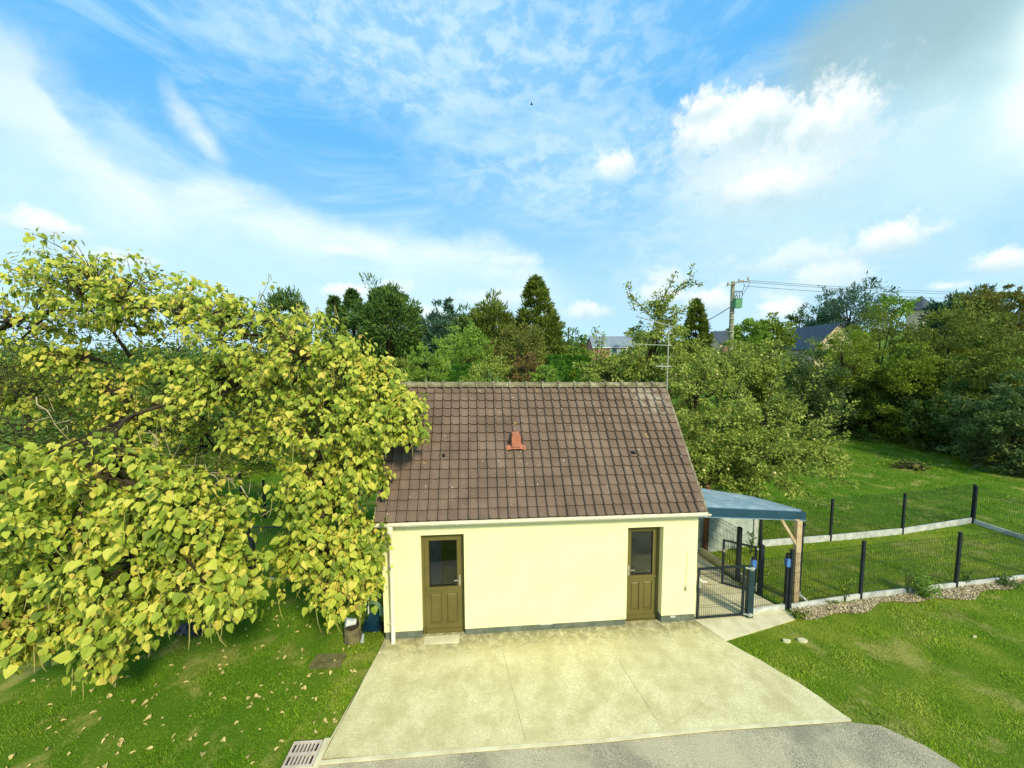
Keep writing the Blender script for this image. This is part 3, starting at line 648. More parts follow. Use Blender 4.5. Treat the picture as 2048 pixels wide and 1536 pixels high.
# ------------------------------------------------------------------ fences
def gzf(x, y): return float(gz(x, y))
def post(mb, x, y, z0, z1, w_=.06): mb.box(x-w_/2, x+w_/2, y-w_/2, y+w_/2, z0, z1); mb.box(x-w_/2-.003, x+w_/2+.003, y-w_/2-.003, y+w_/2+.003, z1, z1+.012)
def mesh_panel(A, B, z0a, z0b, h, name, parent, frame=False, sp=.05, wr=.0042):
    A = np.array(A, float); B = np.array(B, float); L = np.linalg.norm(B-A); n = max(2, int(L/sp)); mb = MB()
    dx = (B-A)/L; nv = np.array([-dx[1], dx[0]])
    for i in range(1, n):
        t = i/n; p = A+(B-A)*t; z0 = z0a+(z0b-z0a)*t
        mb.bar((p[0], p[1], z0), (p[0], p[1], z0+h), wr)
    k = 0; zz = .04
    rows = [.03, .22, .27, .52, .77, .97, 1.02, h-.12, h-.03] if h > 1.15 else [.03, .22, .27, .52, .72, .77, h-.03]
    for r_ in rows:
        o = nv*.008
        mb.bar((A[0]+o[0], A[1]+o[1], z0a+r_), (B[0]+o[0], B[1]+o[1], z0b+r_), wr)
    return mb.build(name, M['anthracite'], parent)
def fence(pts, label, h=1.25, board_h=.22, bs=None, post_h=None, name='mesh_fence', wr=.0038, postw=.06):
    bs = bs or board_h
    x, y = pts[0]; t = thing(name, (x, y, gzf(x, y)), label, 'fence')
    for x, y in pts:
        mb = MB(); z = gzf(x, y); post(mb, x, y, z-.05, z+(post_h or board_h+h+.03), postw); mb.build('fence_post', M['anthracite'], t)
    for A, B in zip(pts[:-1], pts[1:]):
        za, zb = gzf(*A), gzf(*B)
        mesh_panel(A, B, za+board_h+.01, zb+board_h+.01, h, 'mesh_panel', t, wr=wr)
        if board_h > .03:
            board('base_board', (A[0], A[1], za+board_h), (B[0], B[1], zb+board_h), board_h+.05, .045, M['board'], t)
    return t
pF = [gp(1578, 1219), gp(1720, 1197), gp(1911, 1175)]; d = np.array(pF[2])-np.array(pF[1]); pF.append(tuple(np.array(pF[2])+d)); 
fence(pF, 'dark mesh garden fence in front on the right, running behind the bark mulch strip', 1.28, .13, post_h=1.50)
pB = [gp(1520, 1093), gp(1660, 1082), gp(1804, 1068), gp(1943, 1046)]
fence(pB, 'dark mesh fence across the meadow behind, on a pale concrete board, right of the lean-to', 1.25, .2, post_h=1.42)
pS = [gp(1946, 1047), gp(2052, 1082)]; d = np.array(pS[1])-np.array(pS[0]); pS.append(tuple(np.array(pS[1])+d*1.1))
fence(pS, 'side mesh fence turning toward the viewer at the far right corner of the enclosure', 1.2, .16, post_h=1.38)
# left garden fence seen under the tree
pL = [gp(250, 1166), gp(372, 1163), gp(503, 1160), gp(634, 1156), gp(742, 1153)]
fl = fence(pL, 'dark mesh fence with a solid top rail behind the hanging branches, left of the outbuilding', 1.38, .04, post_h=1.5, wr=.006)
mb = MB(); 
for A, B in zip(pL[2:-1], pL[3:]): mb.bar((A[0], A[1], 1.47), (B[0], B[1], 1.47), .03)
mb.build('top_rail', M['anthracite'], fl)
mb = MB(); x, y = pL[2]; mb.box(x-.12, x-.04, y-.05, y+.05, 0, 1.12); mb.box(x+.04, x+.12, y-.05, y+.05, 0, 1.18); mb.build('gate_post', M['anthracite'], fl)
fence([gp(400, 1022), gp(484, 1018), gp(531, 1036), gp(640, 1040)], 'second mesh fence farther back in the sunlit meadow left of the outbuilding', 1.2, .02, post_h=1.45, wr=.004)

# front gate: frame + mesh, its posts
gA, gB = np.array(gp(1394, 1242)), np.array(gp(1484, 1236))
g = thing('mesh_gate', (gA[0], gA[1], gzf(*gA)), 'closed dark mesh gate between the outbuilding corner and the thick green post', 'gate')
def gate_parts(g, A, B, z0, h, w_=.045):
    mb = MB(); za, zb = z0, z0
    mb.bar((A[0], A[1], z0), (A[0], A[1], z0+h), w_); mb.bar((B[0], B[1], z0), (B[0], B[1], z0+h), w_)
    mb.bar((A[0], A[1], z0+h-.02), (B[0], B[1], z0+h-.02), w_*.8); mb.bar((A[0], A[1], z0+.02), (B[0], B[1], z0+.02), w_*.8)
    mb.build('gate_frame', M['anthracite'], g)
    mesh_panel(A, B, z0+.03, z0+.03, h-.06, 'gate_mesh', g)
gate_parts(g, gA, gB, gzf(*gA)+.06, 1.22)
mb = MB(); mb.box(gA[0]+.02, gA[0]+.10, gA[1]-.05, gA[1]+.02, .88, .92); mb.tube([(gA[0]+.05, gA[1]-.05, .90), (gA[0]+.16, gA[1]-.06, .90)], .011, 6); mb.box(gA[0]+.0, gA[0]+.06, gA[1]-.035, gA[1]+.0, .74, 1.0); mb.build('gate_handle', M['steel'], g)
tp = np.array(gp(1497, 1236))
t = thing('gate_post', (tp[0], tp[1], gzf(*tp)), 'thick dark green hinge post of the front gate with a white hinge on top', 'post')
mb = MB(); z = gzf(*tp); mb.box(tp[0]-.065, tp[0]+.065, tp[1]-.06, tp[1]+.06, z, z+1.26); mb.build('post_tube', M['green_post'], t)
for zz in (.12, 1.24):
    mb = MB(); mb.tube([(tp[0]-.14, tp[1]-.02, z+zz), (tp[0]-.02, tp[1]-.075, z+zz), (tp[0]+.04, tp[1]-.075, z+zz+.01)], .022, 8); mb.box(tp[0]-.05, tp[0]+.03, tp[1]-.075, tp[1]-.061, z+zz-.045, z+zz+.045); mb.build('hinge', M['galv'], t)
# slim post behind with blue wrap
def wrap_post(px, py, hh, label, wz, w_=.055):
    q = gp(px, py); z = gzf(*q); t = thing('fence_post', (q[0], q[1], z), label, 'post')
    mb = MB(); post(mb, q[0], q[1], z, z+hh, w_); mb.build('post_tube', M['anthracite'], t)
    mb = MB(); mb.box(q[0]-w_*.75, q[0]+w_*.75, q[1]-w_*.7, q[1]+w_*.7, z+hh-wz-.2, z+hh-wz); mb.build('tape_wrap', M['blue_tape'], t); return q
w1 = wrap_post(1502, 1228, 1.40, 'slim fence post wrapped in blue tape, just behind the thick green gate post', .05, .06)
w2 = wrap_post(1571, 1217, 1.38, 'corner post wrapped in pale blue tape beside the timber post of the lean-to', .10, .075)
pr_ = thing('mesh_fence', (w1[0], w1[1], gzf(*w1)), 'short mesh fence panel on a white kerb between the two blue-taped posts', 'fence')
mesh_panel(w1, w2, gzf(*w1)+.14, gzf(*w2)+.14, 1.2, 'mesh_panel', pr_)
board('base_board', (w1[0]+.02, w1[1], gzf(*w1)+.12), (w2[0], w2[1], gzf(*w2)+.12), .16, .05, M['board'], pr_)
# rear gate, ajar
rA, rB = np.array(gp(1444, 1170)), np.array(gp(1508, 1188))
g = thing('mesh_gate', (rB[0], rB[1], gzf(*rB)), 'second mesh gate standing ajar under the lean-to, seen through the front gate', 'gate')
gate_parts(g, rA, rB, gzf(*rA)+.05, 1.22)
mb = MB(); mb.box(rA[0]-.03, rA[0]+.03, rA[1]-.05, rA[1]-.02, .85, .90); mb.tube([(rA[0], rA[1]-.05, .87), (rA[0]-.03, rA[1]-.13, .87)], .010, 6); mb.build('gate_handle', M['steel'], g)
for zz in (.1, 1.12): mb = MB(); mb.tube([(rB[0]-.01, rB[1]-.03, zz), (rB[0]+.10, rB[1]-.03, zz)], .026, 8); mb.build('hinge', M['galv'], g)
q = gp(1519, 1191); t = thing('gate_post', (q[0], q[1], gzf(*q)), 'dark square hinge post of the rear gate under the lean-to', 'post')
mb = MB(); post(mb, q[0], q[1], gzf(*q), gzf(*q)+1.33, .09); mb.build('post_tube', M['anthracite'], t); mb = MB(); mb.box(q[0]-.02, q[0]+.03, q[1]+.03, q[1]+.09, 0, 1.45); mb.build('post_back', M['anthracite'], t)
q1 = gp(1475, 1162); q2 = gp(1392, 1102)
cf = thing('mesh_fence', (q1[0], q1[1], gzf(*q1)), 'mesh fence on a concrete kerb running back beside the outbuilding under the lean-to', 'fence')
mb = MB(); post(mb, q1[0], q1[1], gzf(*q1), gzf(*q1)+1.50, .09); mb.build('fence_post', M['anthracite'], cf)
mesh_panel(q1, q2, .13, .13, 1.25, 'mesh_panel', cf, wr=.006)
e_ = gp(1512, 1183)
board('base_board', (q2[0], q2[1], .12), (e_[0], e_[1], .12), .26, .06, M['path_concrete'], cf)
# precast concrete panel wall behind
cA, cB = np.array(gp(1410, 1110)), np.array(gp(1504, 1090)); cB = cA+(cB-cA)
cw_ = thing('panel_wall', (cA[0], cA[1], -.1), 'grey-green precast concrete panel wall standing behind the lean-to', 'wall')
for i in range(3):
    board('concrete_panel', (cA[0]-.5, cA[1]-.02, .30+i*.42), (cB[0], cB[1], .30+i*.42), .412, .05, M['panel_concrete'], cw_)
mb = MB(); mb.box(cB[0], cB[0]+.14, cB[1]-.07, cB[1]+.07, -.15, 1.30); mb.build('concrete_post', M['board'], cw_)

# ------------------------------------------------------------------ vegetation tools
def unit(v): return v/(np.linalg.norm(v, axis=-1, keepdims=True)+1e-9)
HEART_V = np.array([(0, 0, 0), (-.16, -.10, .02), (-.40, .02, .07), (-.46, .34, .08), (-.26, .72, .02), (0, 1.05, -.12), (.26, .72, .02), (.46, .34, .08), (.40, .02, .07), (.16, -.10, .02)])
HEART_F = [np.array([(0, 1, 2, 3), (0, 3, 4, 5), (0, 5, 6, 7), (0, 7, 8, 9)])]
DIA_V = np.array([(0, 0, 0), (-.28, .45, .07), (0, 1, -.05), (.28, .45, .07)]); DIA_F = [np.array([(0, 3, 2), (0, 2, 1)])]
SPRIG_V = np.array([(0, 0, 0), (-.30, .35, .10), (-.04, .42, 0), (-.24, .95, .02), (0, 1.1, -.05), (.26, .80, .05), (.05, .42, 0), (.34, .28, .08)]); SPRIG_F = [np.array([(0, 2, 1), (2, 4, 3), (6, 5, 4), (0, 7, 6)]), np.array([(0, 6, 4, 2)])]
NEED_V = np.array([(0, 0, 0), (-.13, .5, .03), (0, 1, 0), (.13, .5, .03)]); NEED_F = [np.array([(0, 3, 2), (0, 2, 1)])]
def place(tv, tf, pos, tip, nor, size, jit=0):
    """put template leaf at every position; returns V, [F...]"""
    pos = np.asarray(pos); tip = unit(tip); nor = nor-tip*(nor*tip).sum(-1, keepdims=True); nor = unit(nor); sd_ = np.cross(tip, nor)
    size = np.asarray(size).reshape(-1, 1, 1)
    wd = (1+jit*RNG.uniform(-1, 1, (len(pos), 1, 1))); fold = (1+jit*RNG.uniform(-1.5, 2.5, (len(pos), 1, 1)))
    V = pos[:, None]+size*(sd_[:, None]*tv[None, :, 0:1]*wd+tip[:, None]*tv[None, :, 1:2]+nor[:, None]*tv[None, :, 2:3]*fold)
    n, k = len(pos), len(tv)
    return V.reshape(-1, 3), [(f[None]+(np.arange(n)*k)[:, None, None]).reshape(-1, f.shape[1]) for f in tf]
def merge(parts):
    V = []; F = []; b = 0
    for v, fs in parts:
        V.append(v); F += [f+b for f in fs]; b += len(v)
    return np.concatenate(V), F
def rnd_dirs(n, rng=RNG): return unit(rng.normal(size=(n, 3)))
def crown_pts(c_, r_, ncl, per, rc, rng, shape='round', low=-.7, jag=.22):
    """leaf positions on many small clumps spread over an uneven envelope"""
    d = unit(rng.normal(size=(ncl*3, 3))); d = d[d[:, 2] > low][:ncl]; n = len(d)
    amp = 1+jag*rng.normal(size=(n, 1))*.6
    fill = rng.uniform(.45, 1, (n, 1))**.45
    if shape == 'cone':
        t = rng.uniform(0, 1, n)**.75; ang = rng.uniform(0, 2*np.pi, n); rad = (1-t)**.8*(.75+.35*rng.random(n))+.03
        cc = np.stack([np.cos(ang)*rad*r_[0], np.sin(ang)*rad*r_[1], (t*2-1)*r_[2]], -1); d = unit(np.stack([np.cos(ang), np.sin(ang), .25+0*t], -1))
    else:
        cc = d*np.array(r_)*amp*fill
    cc = cc+np.array(c_)
    rr = rc*rng.uniform(.55, 1.35, (n, 1, 1))*((1.15-.8*t[:, None, None]) if shape == 'cone' else 1)
    e = rng.normal(size=(n, per, 3)); e = unit(e)
    pos = cc[:, None]+e*rr*rng.uniform(.35, 1, (n, per, 1))*np.array([1, 1, .75])
    return pos.reshape(-1, 3), e.reshape(-1, 3), np.repeat(d, per, 0), cc
def tree(name, label, cat, base, c_, r_, m_, ncl=70, per=60, rc=.6, leaf=.16, shape='round', seed=1, trunk=.12, low=-.75, tpl='dia', group=None, jag=.22, shoots=0, droop=.0, up=.2, bark='bark'):
    rng = np.random.default_rng(seed)
    base = np.array(base, float); base[2] = gzf(base[0], base[1])
    t = thing(name, base, label, cat, group)
    pos, e, d, cc = crown_pts(c_, r_, ncl, per, rc, rng, shape, low, jag)
    if shoots:
        for i in range(shoots):
            s0 = cc[rng.integers(len(cc))]; dr = unit(unit(s0-np.array(c_))*.6+np.array([0, 0, 1.])*rng.uniform(.4, 1.3)+rng.normal(size=3)*.2)
            ll = rng.uniform(.5, 1.1)*rc*2.2; k = int(per*.5); tt = rng.random(k)
            pp = s0+dr*tt[:, None]*ll+rng.normal(size=(k, 3))*rc*.10; pos = np.concatenate([pos, pp]); e = np.concatenate([e, rnd_dirs(k, rng)]); d = np.concatenate([d, np.repeat(dr[None], k, 0)])
    n = len(pos)
    z = pos[:, 2]; keep = z > gz(pos[:, 0], pos[:, 1])+.05; pos, e, d = pos[keep], e[keep], d[keep]; n = len(pos)
    tip = unit(e*.5+d*.7+rng.normal(size=(n, 3))*.5+np.array([0, 0, up-droop])); nor = unit(e*.6+d*.3+np.array([0, 0, .6])+rng.normal(size=(n, 3))*.45)
    tv, tf = {'dia': (DIA_V, DIA_F), 'sprig': (SPRIG_V, SPRIG_F), 'need': (NEED_V, NEED_F), 'heart': (HEART_V, HEART_F)}[tpl]
    V, F = place(tv, tf, pos, tip, nor, leaf*rng.uniform(.6, 1.3, n), .2)
    link_mesh('crown', V, F, m_, t)
    if trunk:
        mb = MB(); c3 = np.array(c_, float); top = c3+np.array([0, 0, r_[2]*(.75 if shape == 'cone' else .2)])
        mid = (base+top)/2+rng.normal(size=3)*.05*np.array([1, 1, 0])*r_[0]
        mb.tube([base-np.array([0, 0, .1]), base*.6+mid*.4, mid, top], [trunk*1.25, trunk, trunk*.8, trunk*.3], 8)
        for k in range(min(len(cc), 14)):
            q_ = cc[rng.integers(len(cc))]; s_ = lerp(base, top, rng.uniform(.35, .9)); mdl = (s_+q_)/2+np.array([0, 0, .08*r_[2]])
            mb.tube([s_, mdl, q_], [trunk*.45, trunk*.28, trunk*.08], 5, caps=False)
        mb.build('trunk', M[bark], t)
    return t, cc

def bg_tree(px, top, bot, hw, depth, kind, label, m_, cat='tree', leaf=None, ncl=70, per=70, name='tree', seed=None, shape='round', tpl='dia', dy=None, low=-.8, rcf=.30, jag=.22, shoots=0, up=.2, droop=0, group=None, trunk=None):
    """crown given by where it stands: centre column, top and bottom rows, half width, distance"""
    tp_ = P(px, top, depth); bt = P(px, bot, depth); r = hw/FPX*depth*(1.16 if tpl == 'need' else 1); rz = (tp_[2]-bt[2])/2; c_ = (tp_[0], depth, (tp_[2]+bt[2])/2)
    return tree(name, label, cat, (tp_[0], depth, 0), c_, (r*(1 if shape == 'cone' else .86), (dy or r)*.9, rz*(1 if shape == 'cone' else .88)), m_, ncl, per, r*rcf, leaf or depth*.0055, shape, seed or int(px), trunk=trunk if trunk is not None else max(.08, r*.05), low=low, tpl=tpl, jag=jag, shoots=shoots, up=up, droop=droop, group=group)

# ------------------------------------------------------------------ catalpa
trunk_base = P(262, 1160, 9.6); trunk_base[2] = gzf(trunk_base[0], trunk_base[1])
cat = thing('catalpa_tree', trunk_base, 'huge spreading tree on the left with big heart-shaped yellow-green leaves and hanging bean pods', 'tree')
blobs = [  # px, py, depth, rx, ry, rz (metres), clusters, leaf
 (155, 565, 9.3, 1.15, 1.1, .95, 90), (235, 590, 9.0, 1.3, 1.2, .80, 80), (345, 625, 8.9, 1.7, 1.3, .72, 115), (480, 668, 8.7, 1.5, 1.3, .80, 115), (20, 650, 9.2, 1.5, 1.3, .95, 95), (610, 715, 8.5, 1.35, 1.2, .95, 130),
 (520, 775, 8.4, 1.5, 1.2, .85, 130), (690, 760, 8.3, .85, .9, .8, 70), (640, 850, 8.1, 1.5, 1.0, .9, 150), (730, 850, 7.9, .75, .7, .75, 80), (790, 855, 7.8, .50, .5, .55, 50), (820, 860, 7.75, .34, .35, .42, 26),
 (410, 790, 8.6, .9, .9, .6, 45), (775, 775, 8.5, .42, .5, .42, 44), (812, 815, 8.3, .36, .4, .34, 34), (745, 745, 8.6, .5, .6, .5, 50), (650, 955, 7.9, .85, .9, .70, 80), (720, 950, 7.7, .55, .6, .65, 60), (520, 880, 8.1, .8, .8, .6, 50), (240, 650, 9.2, 1.4, 1.1, .35, 34),
 (660, 1110, 7.2, 1.05, .55, .70, 120), (600, 1115, 7.3, .42, .4, .45, 34), (720, 1085, 7.15, .48, .4, .85, 70), (690, 1180, 7.1, .65, .4, .42, 46), (640, 1020, 7.6, .8, .6, .45, 40),
 (60, 950, 6.7, 1.0, .9, .60, 80), (225, 945, 6.4, .80, .8, .55, 70), (330, 1000, 6.3, .85, .8, .6, 80), (405, 1060, 6.2, .66, .65, .60, 70), (130, 1060, 6.2, 1.1, 1.0, .8, 120), (280, 1120, 6.0, 1.1, .9, .7, 120),
 (410, 1160, 5.9, .78, .6, .55, 80), (455, 1190, 5.9, .34, .4, .33, 26), (90, 1180, 5.9, .9, .8, .6, 90), (215, 1225, 5.7, .7, .6, .42, 66), (315, 1225, 5.7, .30, .35, .36, 24), (200, 1310, 5.55, .30, .3, .45, 30), (30, 1260, 5.7, .55, .6, .55, 50), (100, 1260, 5.6, .5, .5, .4, 35),
 (-170, 760, 9.5, 2.0, 1.6, 1.2, 80), (-150, 1050, 6.5, 1.1, 1.1, 1.1, 70),
 (120, 800, 11.6, 2.2, 1.0, .9, 80), (340, 800, 11.4, 1.8, 1.0, 1.0, 80), (520, 820, 10.8, 1.4, .9, 1.1, 80), (60, 800, 10.2, 1.6, .6, .9, 90), (240, 840, 9.3, 1.2, .4, .6, 60), (360, 850, 9.6, 1.3, .5, .7, 80), (110, 720, 9.0, 1.1, .5, .45, 46), (330, 740, 8.9, .9, .5, .5, 44), (200, 780, 9.2, .9, .4, .5, 34), (450, 740, 8.6, .8, .6, .5, 40), (0, 760, 11.5, 2, 1, 1.0, 60), (180, 760, 10.5, 2.2, .9, .5, 40), (420, 900, 10.6, 1.6, .8, .6, 50)]
rng = np.random.default_rng(5)
limb = MB(); twigs = MB(); pos, tip, nor, siz = [], [], [], []; tips = []
hub = trunk_base+np.array([0, 0, 2.3]); hub2 = P(255, 745, 9.6)
limb.tube([trunk_base-np.array([0, 0, .2]), trunk_base+np.array([.1, 0, 1.1]), hub, lerp(hub, hub2, .5)+np.array([.1, 0, 0]), hub2], [.20, .15, .13, .10, .07], 10)
for bi, (px, py, dep, rx, ry, rz, nc) in enumerate(blobs):
    c_ = P(px, py, dep); c_[1] = dep
    if bi == 0: nodes = [hub2, lerp(hub, hub2, .6), hub2+np.array([.1, 0, .4]), hub+np.array([0, 0, .3])]
    start = min(nodes, key=lambda q_: np.linalg.norm((q_-c_)*np.array([1, 1, 1.3])))
    near = np.linalg.norm(start-c_); k_r = float(np.clip(near/3.0, .35, 1))
    mid = lerp(start, c_, .5)+np.array([rng.normal()*.15, rng.normal()*.15, .12*near])
    p1 = lerp(start, mid, .5)+rng.normal(size=3)*.12; p2 = lerp(mid, c_, .5)+rng.normal(size=3)*.12
    limb.tube([start, p1, mid, p2, c_], np.array([.060, .050, .038, .026, .014])*k_r, 7, caps=False)
    spine = [mid, p2, c_]; nodes += [mid, c_]
    d = unit(rng.normal(size=(nc*4, 3))); d = d[(d[:, 2] > (-.75 if py > 900 else -.5))][:nc]
    rad = rng.uniform(.45, 1.12, (len(d), 1)); d = d[:int(len(d)*.9)]; rad = rad[:len(d)]
    ends = c_+d*np.array([rx, ry, rz])*rad*(1+.10*rng.normal(size=(len(d), 1)))
    subs = [c_+unit(rng.normal(size=3))*np.array([rx, ry, rz])*.5 for _ in range(7)]
    for s_ in subs:
        limb.tube([spine[rng.integers(3)], lerp(c_, s_, .5)+rng.normal(size=3)*.1, s_], [.03, .018, .010], 5, caps=False)
    for e, dd_ in zip(ends, d):
        # keep leaves out of the building
        ha = (e[0]-X0)*ct+(e[1]-Y0)*st; hbb = -(e[0]-X0)*st+(e[1]-Y0)*ct
        if ha > -.12 and hbb > -.15:
            lim = HG+(HR-HG)*(min(hbb, D_)+.12)/(D_+.12)+.35
            if e[2] < lim: continue
        s_ = subs[int(np.argmin([np.linalg.norm(e-x) for x in subs]))]
        twigs.tube([s_, lerp(s_, e, .55)+np.array([0, 0, .06]), e], [.009, .006, .004], 4, caps=False)
        k = rng.integers(8, 18)
        out = unit(dd_*np.array([1, 1, .6])+np.array([0, -.25, .15]))
        rl = unit(rng.normal(size=(k, 3)))
        pos.append(e+rl*np.array([.16, .16, .15])*rng.uniform(.3, 1.5, (k, 1))+np.array([0, 0, -.03])); tip.append(rl*.45+out*.35+np.array([0, 0, -1.0])+rng.normal(size=(k, 3))*.38)
        nor.append(out*1.0+rl*.3+np.array([.1, -.35, .55])+rng.normal(size=(k, 3))*.48); siz.append((.045+.115*rng.random(k)**1.3)*(1.0 if py > 900 else .88)*(1.0 if dep < 10.3 else .9))
        tips.append((e, dep, dd_[2], bi))
pos, tip, nor, siz = map(np.concatenate, (pos, tip, nor, siz))
V, F = place(HEART_V, HEART_F, pos, tip, nor, siz, .25)
link_mesh('crown', V, F, M['cat_leaf'], cat)
for _ in range(900):      # fine bare interior twigs
    p0 = P(rng.uniform(-60, 560), rng.uniform(640, 960), rng.uniform(8.6, 10.6)); dr = unit(rng.normal(size=3)*np.array([1, .6, .7])); l_ = rng.uniform(.25, .8)
    twigs.tube([p0, p0+dr*l_*.5+rng.normal(size=3)*.04, p0+dr*l_+np.array([0, 0, .08])+rng.normal(size=3)*.05], [.009, .006, .003], 4, caps=False)
limb.build('trunk', M['bark'], cat, smooth_=True); twigs.build('twigs', M['bark'], cat)
# seed pods: 100 nearest as parts, the rest as one
low = [x for x in tips if x[3] < 40 and x[2] < .55]; rng.shuffle(low)
low = sorted(low[:760], key=lambda x: x[1])
rest = MB()
def pod(mb, e, hang=True):
    l = rng.uniform(.25, .45); sw = rng.normal(size=2)*.05
    mb.tube([e, e+np.array([sw[0]*.5, sw[1]*.5, -l*.4]), e+np.array([sw[0], sw[1], -l*.75]), e+np.array([sw[0]*2.2, sw[1]*2, -l])], [.006, .009, .008, .003], 4, caps=False)
for i, (e, dep, _, _) in enumerate(low):
    e = np.array(e)+np.array([rng.normal()*.05, -.08, -.05])
    if i < 98: mb = MB(); pod(mb, e); mb.build('seed_pod', M['pod'], cat)
    else: pod(rest, e)
for x in tips:          # upright looped pods along the skyline
    e = np.array(x[0])
    if x[3] in (0, 1, 2, 3, 5, 4) and x[2] > .75 and rng.random() < .32:
        h_ = rng.uniform(.15, .32); a_ = rng.normal(size=2)*.06
        rest.tube([e, e+np.array([a_[0], a_[1], h_]), e+np.array([a_[0]*1.5+.04, a_[1], h_*1.05]), e+np.array([a_[0]*2+.09, a_[1], h_*.3])], .008, 4, caps=False)
tag(rest.build('seed_pod', M['pod'], cat), kind='stuff')
# bare pale dead twigs poking over the lower boughs
for (x0, y0, x1, y1) in ((345, 952, 480, 950), (395, 935, 470, 968), (480, 975, 530, 1040), (65, 790, 140, 880), (300, 860, 325, 930)):
    mb = MB(); A, B = P(x0, y0, 7.0), P(x1, y1, 7.2); pp = [lerp(A, B, k/6)+rng.normal(size=3)*.035 for k in range(7)]; mb.tube(pp, [.012, .011, .010, .008, .006, .005, .003], 5)
    for k in (1, 2, 3, 4, 5): mb.tube([pp[k], pp[k]+rng.normal(size=3)*.12, pp[k]+rng.normal(size=3)*.2+np.array([.1, 0, .05])], [.007, .005, .002], 4)
    mb.build('dead_branch', M['bark_pale'], cat)


# ------------------------------------------------------------------ apple trees behind and beside the outbuilding
def apples(t, cc, n, rng, rad=.045):
    for i in range(n):
        q_ = cc[rng.integers(len(cc))]+unit(rng.normal(size=3))*.35; mb = MB(); mb.lathe(q_, [(.3*rad, -.85*rad), (.85*rad, -.45*rad), (rad, .1*rad), (.7*rad, .7*rad), (.15*rad, .72*rad)], 8); mb.build('apple', M['apple'], t, smooth_=True)
rngA = np.random.default_rng(21)
def apple_tree(label, base, lobes, leaf, seed, nap, shoots):
    rng = np.random.default_rng(seed); base = np.array(base, float); base[2] = gzf(base[0], base[1]); t = thing('apple_tree', base, label, 'tree'); parts = []; mb = MB(); allc = []
    hubz = base+np.array([0, 0, 1.5]); mb.tube([base-np.array([0, 0, .1]), base+np.array([.05, 0, .8]), hubz], [.20, .16, .14], 9)
    for (px, py, dep, rx, ry, rz, nc, per) in lobes:
        c_ = P(px, py, dep); pos, e, d, cc = crown_pts(c_, (rx, ry, rz), int(nc*1.1), int(per*.85), .24, rng, 'round', -.7, .42)
        n = len(pos); tipd = unit(e*.5+d*.5+rng.normal(size=(n, 3))*.5+np.array([0, 0, -.1])); nr_ = unit(d*.4+np.array([0, -.2, .7])+rng.normal(size=(n, 3))*.5)
        parts.append(place(DIA_V, DIA_F, pos, tipd, nr_, leaf*rng.uniform(.6, 1.3, n), .2)); allc.append(cc)
        m_ = lerp(hubz, c_, .5)+np.array([0, 0, .3]); mb.tube([hubz, m_, c_], [.09, .06, .025], 6, caps=False)
        for k in range(10): q_ = cc[rng.integers(len(cc))]; mb.tube([lerp(m_, c_, rng.random()), lerp(c_, q_, .6)+rng.normal(size=3)*.1, q_], [.028, .016, .006], 5, caps=False)
    for pl_ in shoots:          # long leafy shoots given as polylines
        pp = [P(*p_) for p_ in pl_]; mb.tube(pp, list(np.linspace(.022, .006, len(pp))), 5, caps=False)
        for a_, b_ in zip(pp[:-1], pp[1:]):
            k = int(70*np.linalg.norm(b_-a_)); tt = rng.random((k, 1)); ps = a_+(b_-a_)*tt+rng.normal(size=(k, 3))*.07
            parts.append(place(DIA_V, DIA_F, ps, unit(rng.normal(size=(k, 3))+unit(b_-a_)*.8), rng.normal(size=(k, 3))+np.array([0, 0, .8]), leaf*rng.uniform(.7, 1.4, k), .2))
    V, F = merge(parts); link_mesh('crown', V, F, M['apple_leaf'], t); mb.build('trunk', M['bark'], t); apples(t, np.concatenate(allc), nap, rng, .05); return t
apple_tree('apple tree with pale fruit right of the outbuilding, its branches reaching over the lean-to', (6.2, 12.6, 0),
    [(1430, 860, 12.4, 1.5, 1.3, 1.2, 100, 75), (1530, 905, 12.0, 1.4, 1.1, .85, 80, 75), (1555, 830, 12.6, .7, .8, .5, 26, 70), (1390, 770, 12.8, 1.0, 1.0, .8, 50, 75), (1440, 960, 12.6, 1.3, .9, .5, 50, 80), (1520, 955, 11.9, 1.0, .9, .5, 45, 80), (1620, 920, 12.0, .8, .8, .45, 34, 70), (1400, 900, 12.2, .8, .8, .8, 50, 80)], .10, 31, 45,
    [[(1560, 860, 12), (1600, 800, 12), (1640, 745, 12), (1658, 720, 12)], [(1590, 880, 12), (1650, 840, 12), (1668, 790, 12)], [(1600, 900, 12), (1670, 880, 12), (1700, 870, 12)], [(1600, 940, 11.8), (1660, 955, 11.8), (1715, 970, 11.8)], [(1560, 960, 11.8), (1600, 985, 11.8), (1640, 1000, 11.7)], [(1620, 860, 12), (1700, 820, 12.), (1710, 800, 12)], [(1400, 780, 12.6), (1420, 720, 12.6), (1440, 690, 12.6)], [(1470, 800, 12.2), (1490, 740, 12.2), (1505, 705, 12.2)], [(1530, 820, 12.2), (1545, 770, 12.2), (1570, 735, 12.2)], [(1440, 800, 12.0), (1455, 745, 12.0), (1450, 715, 12.0)], [(1600, 910, 11.6), (1640, 900, 11.6), (1680, 905, 11.6)]])
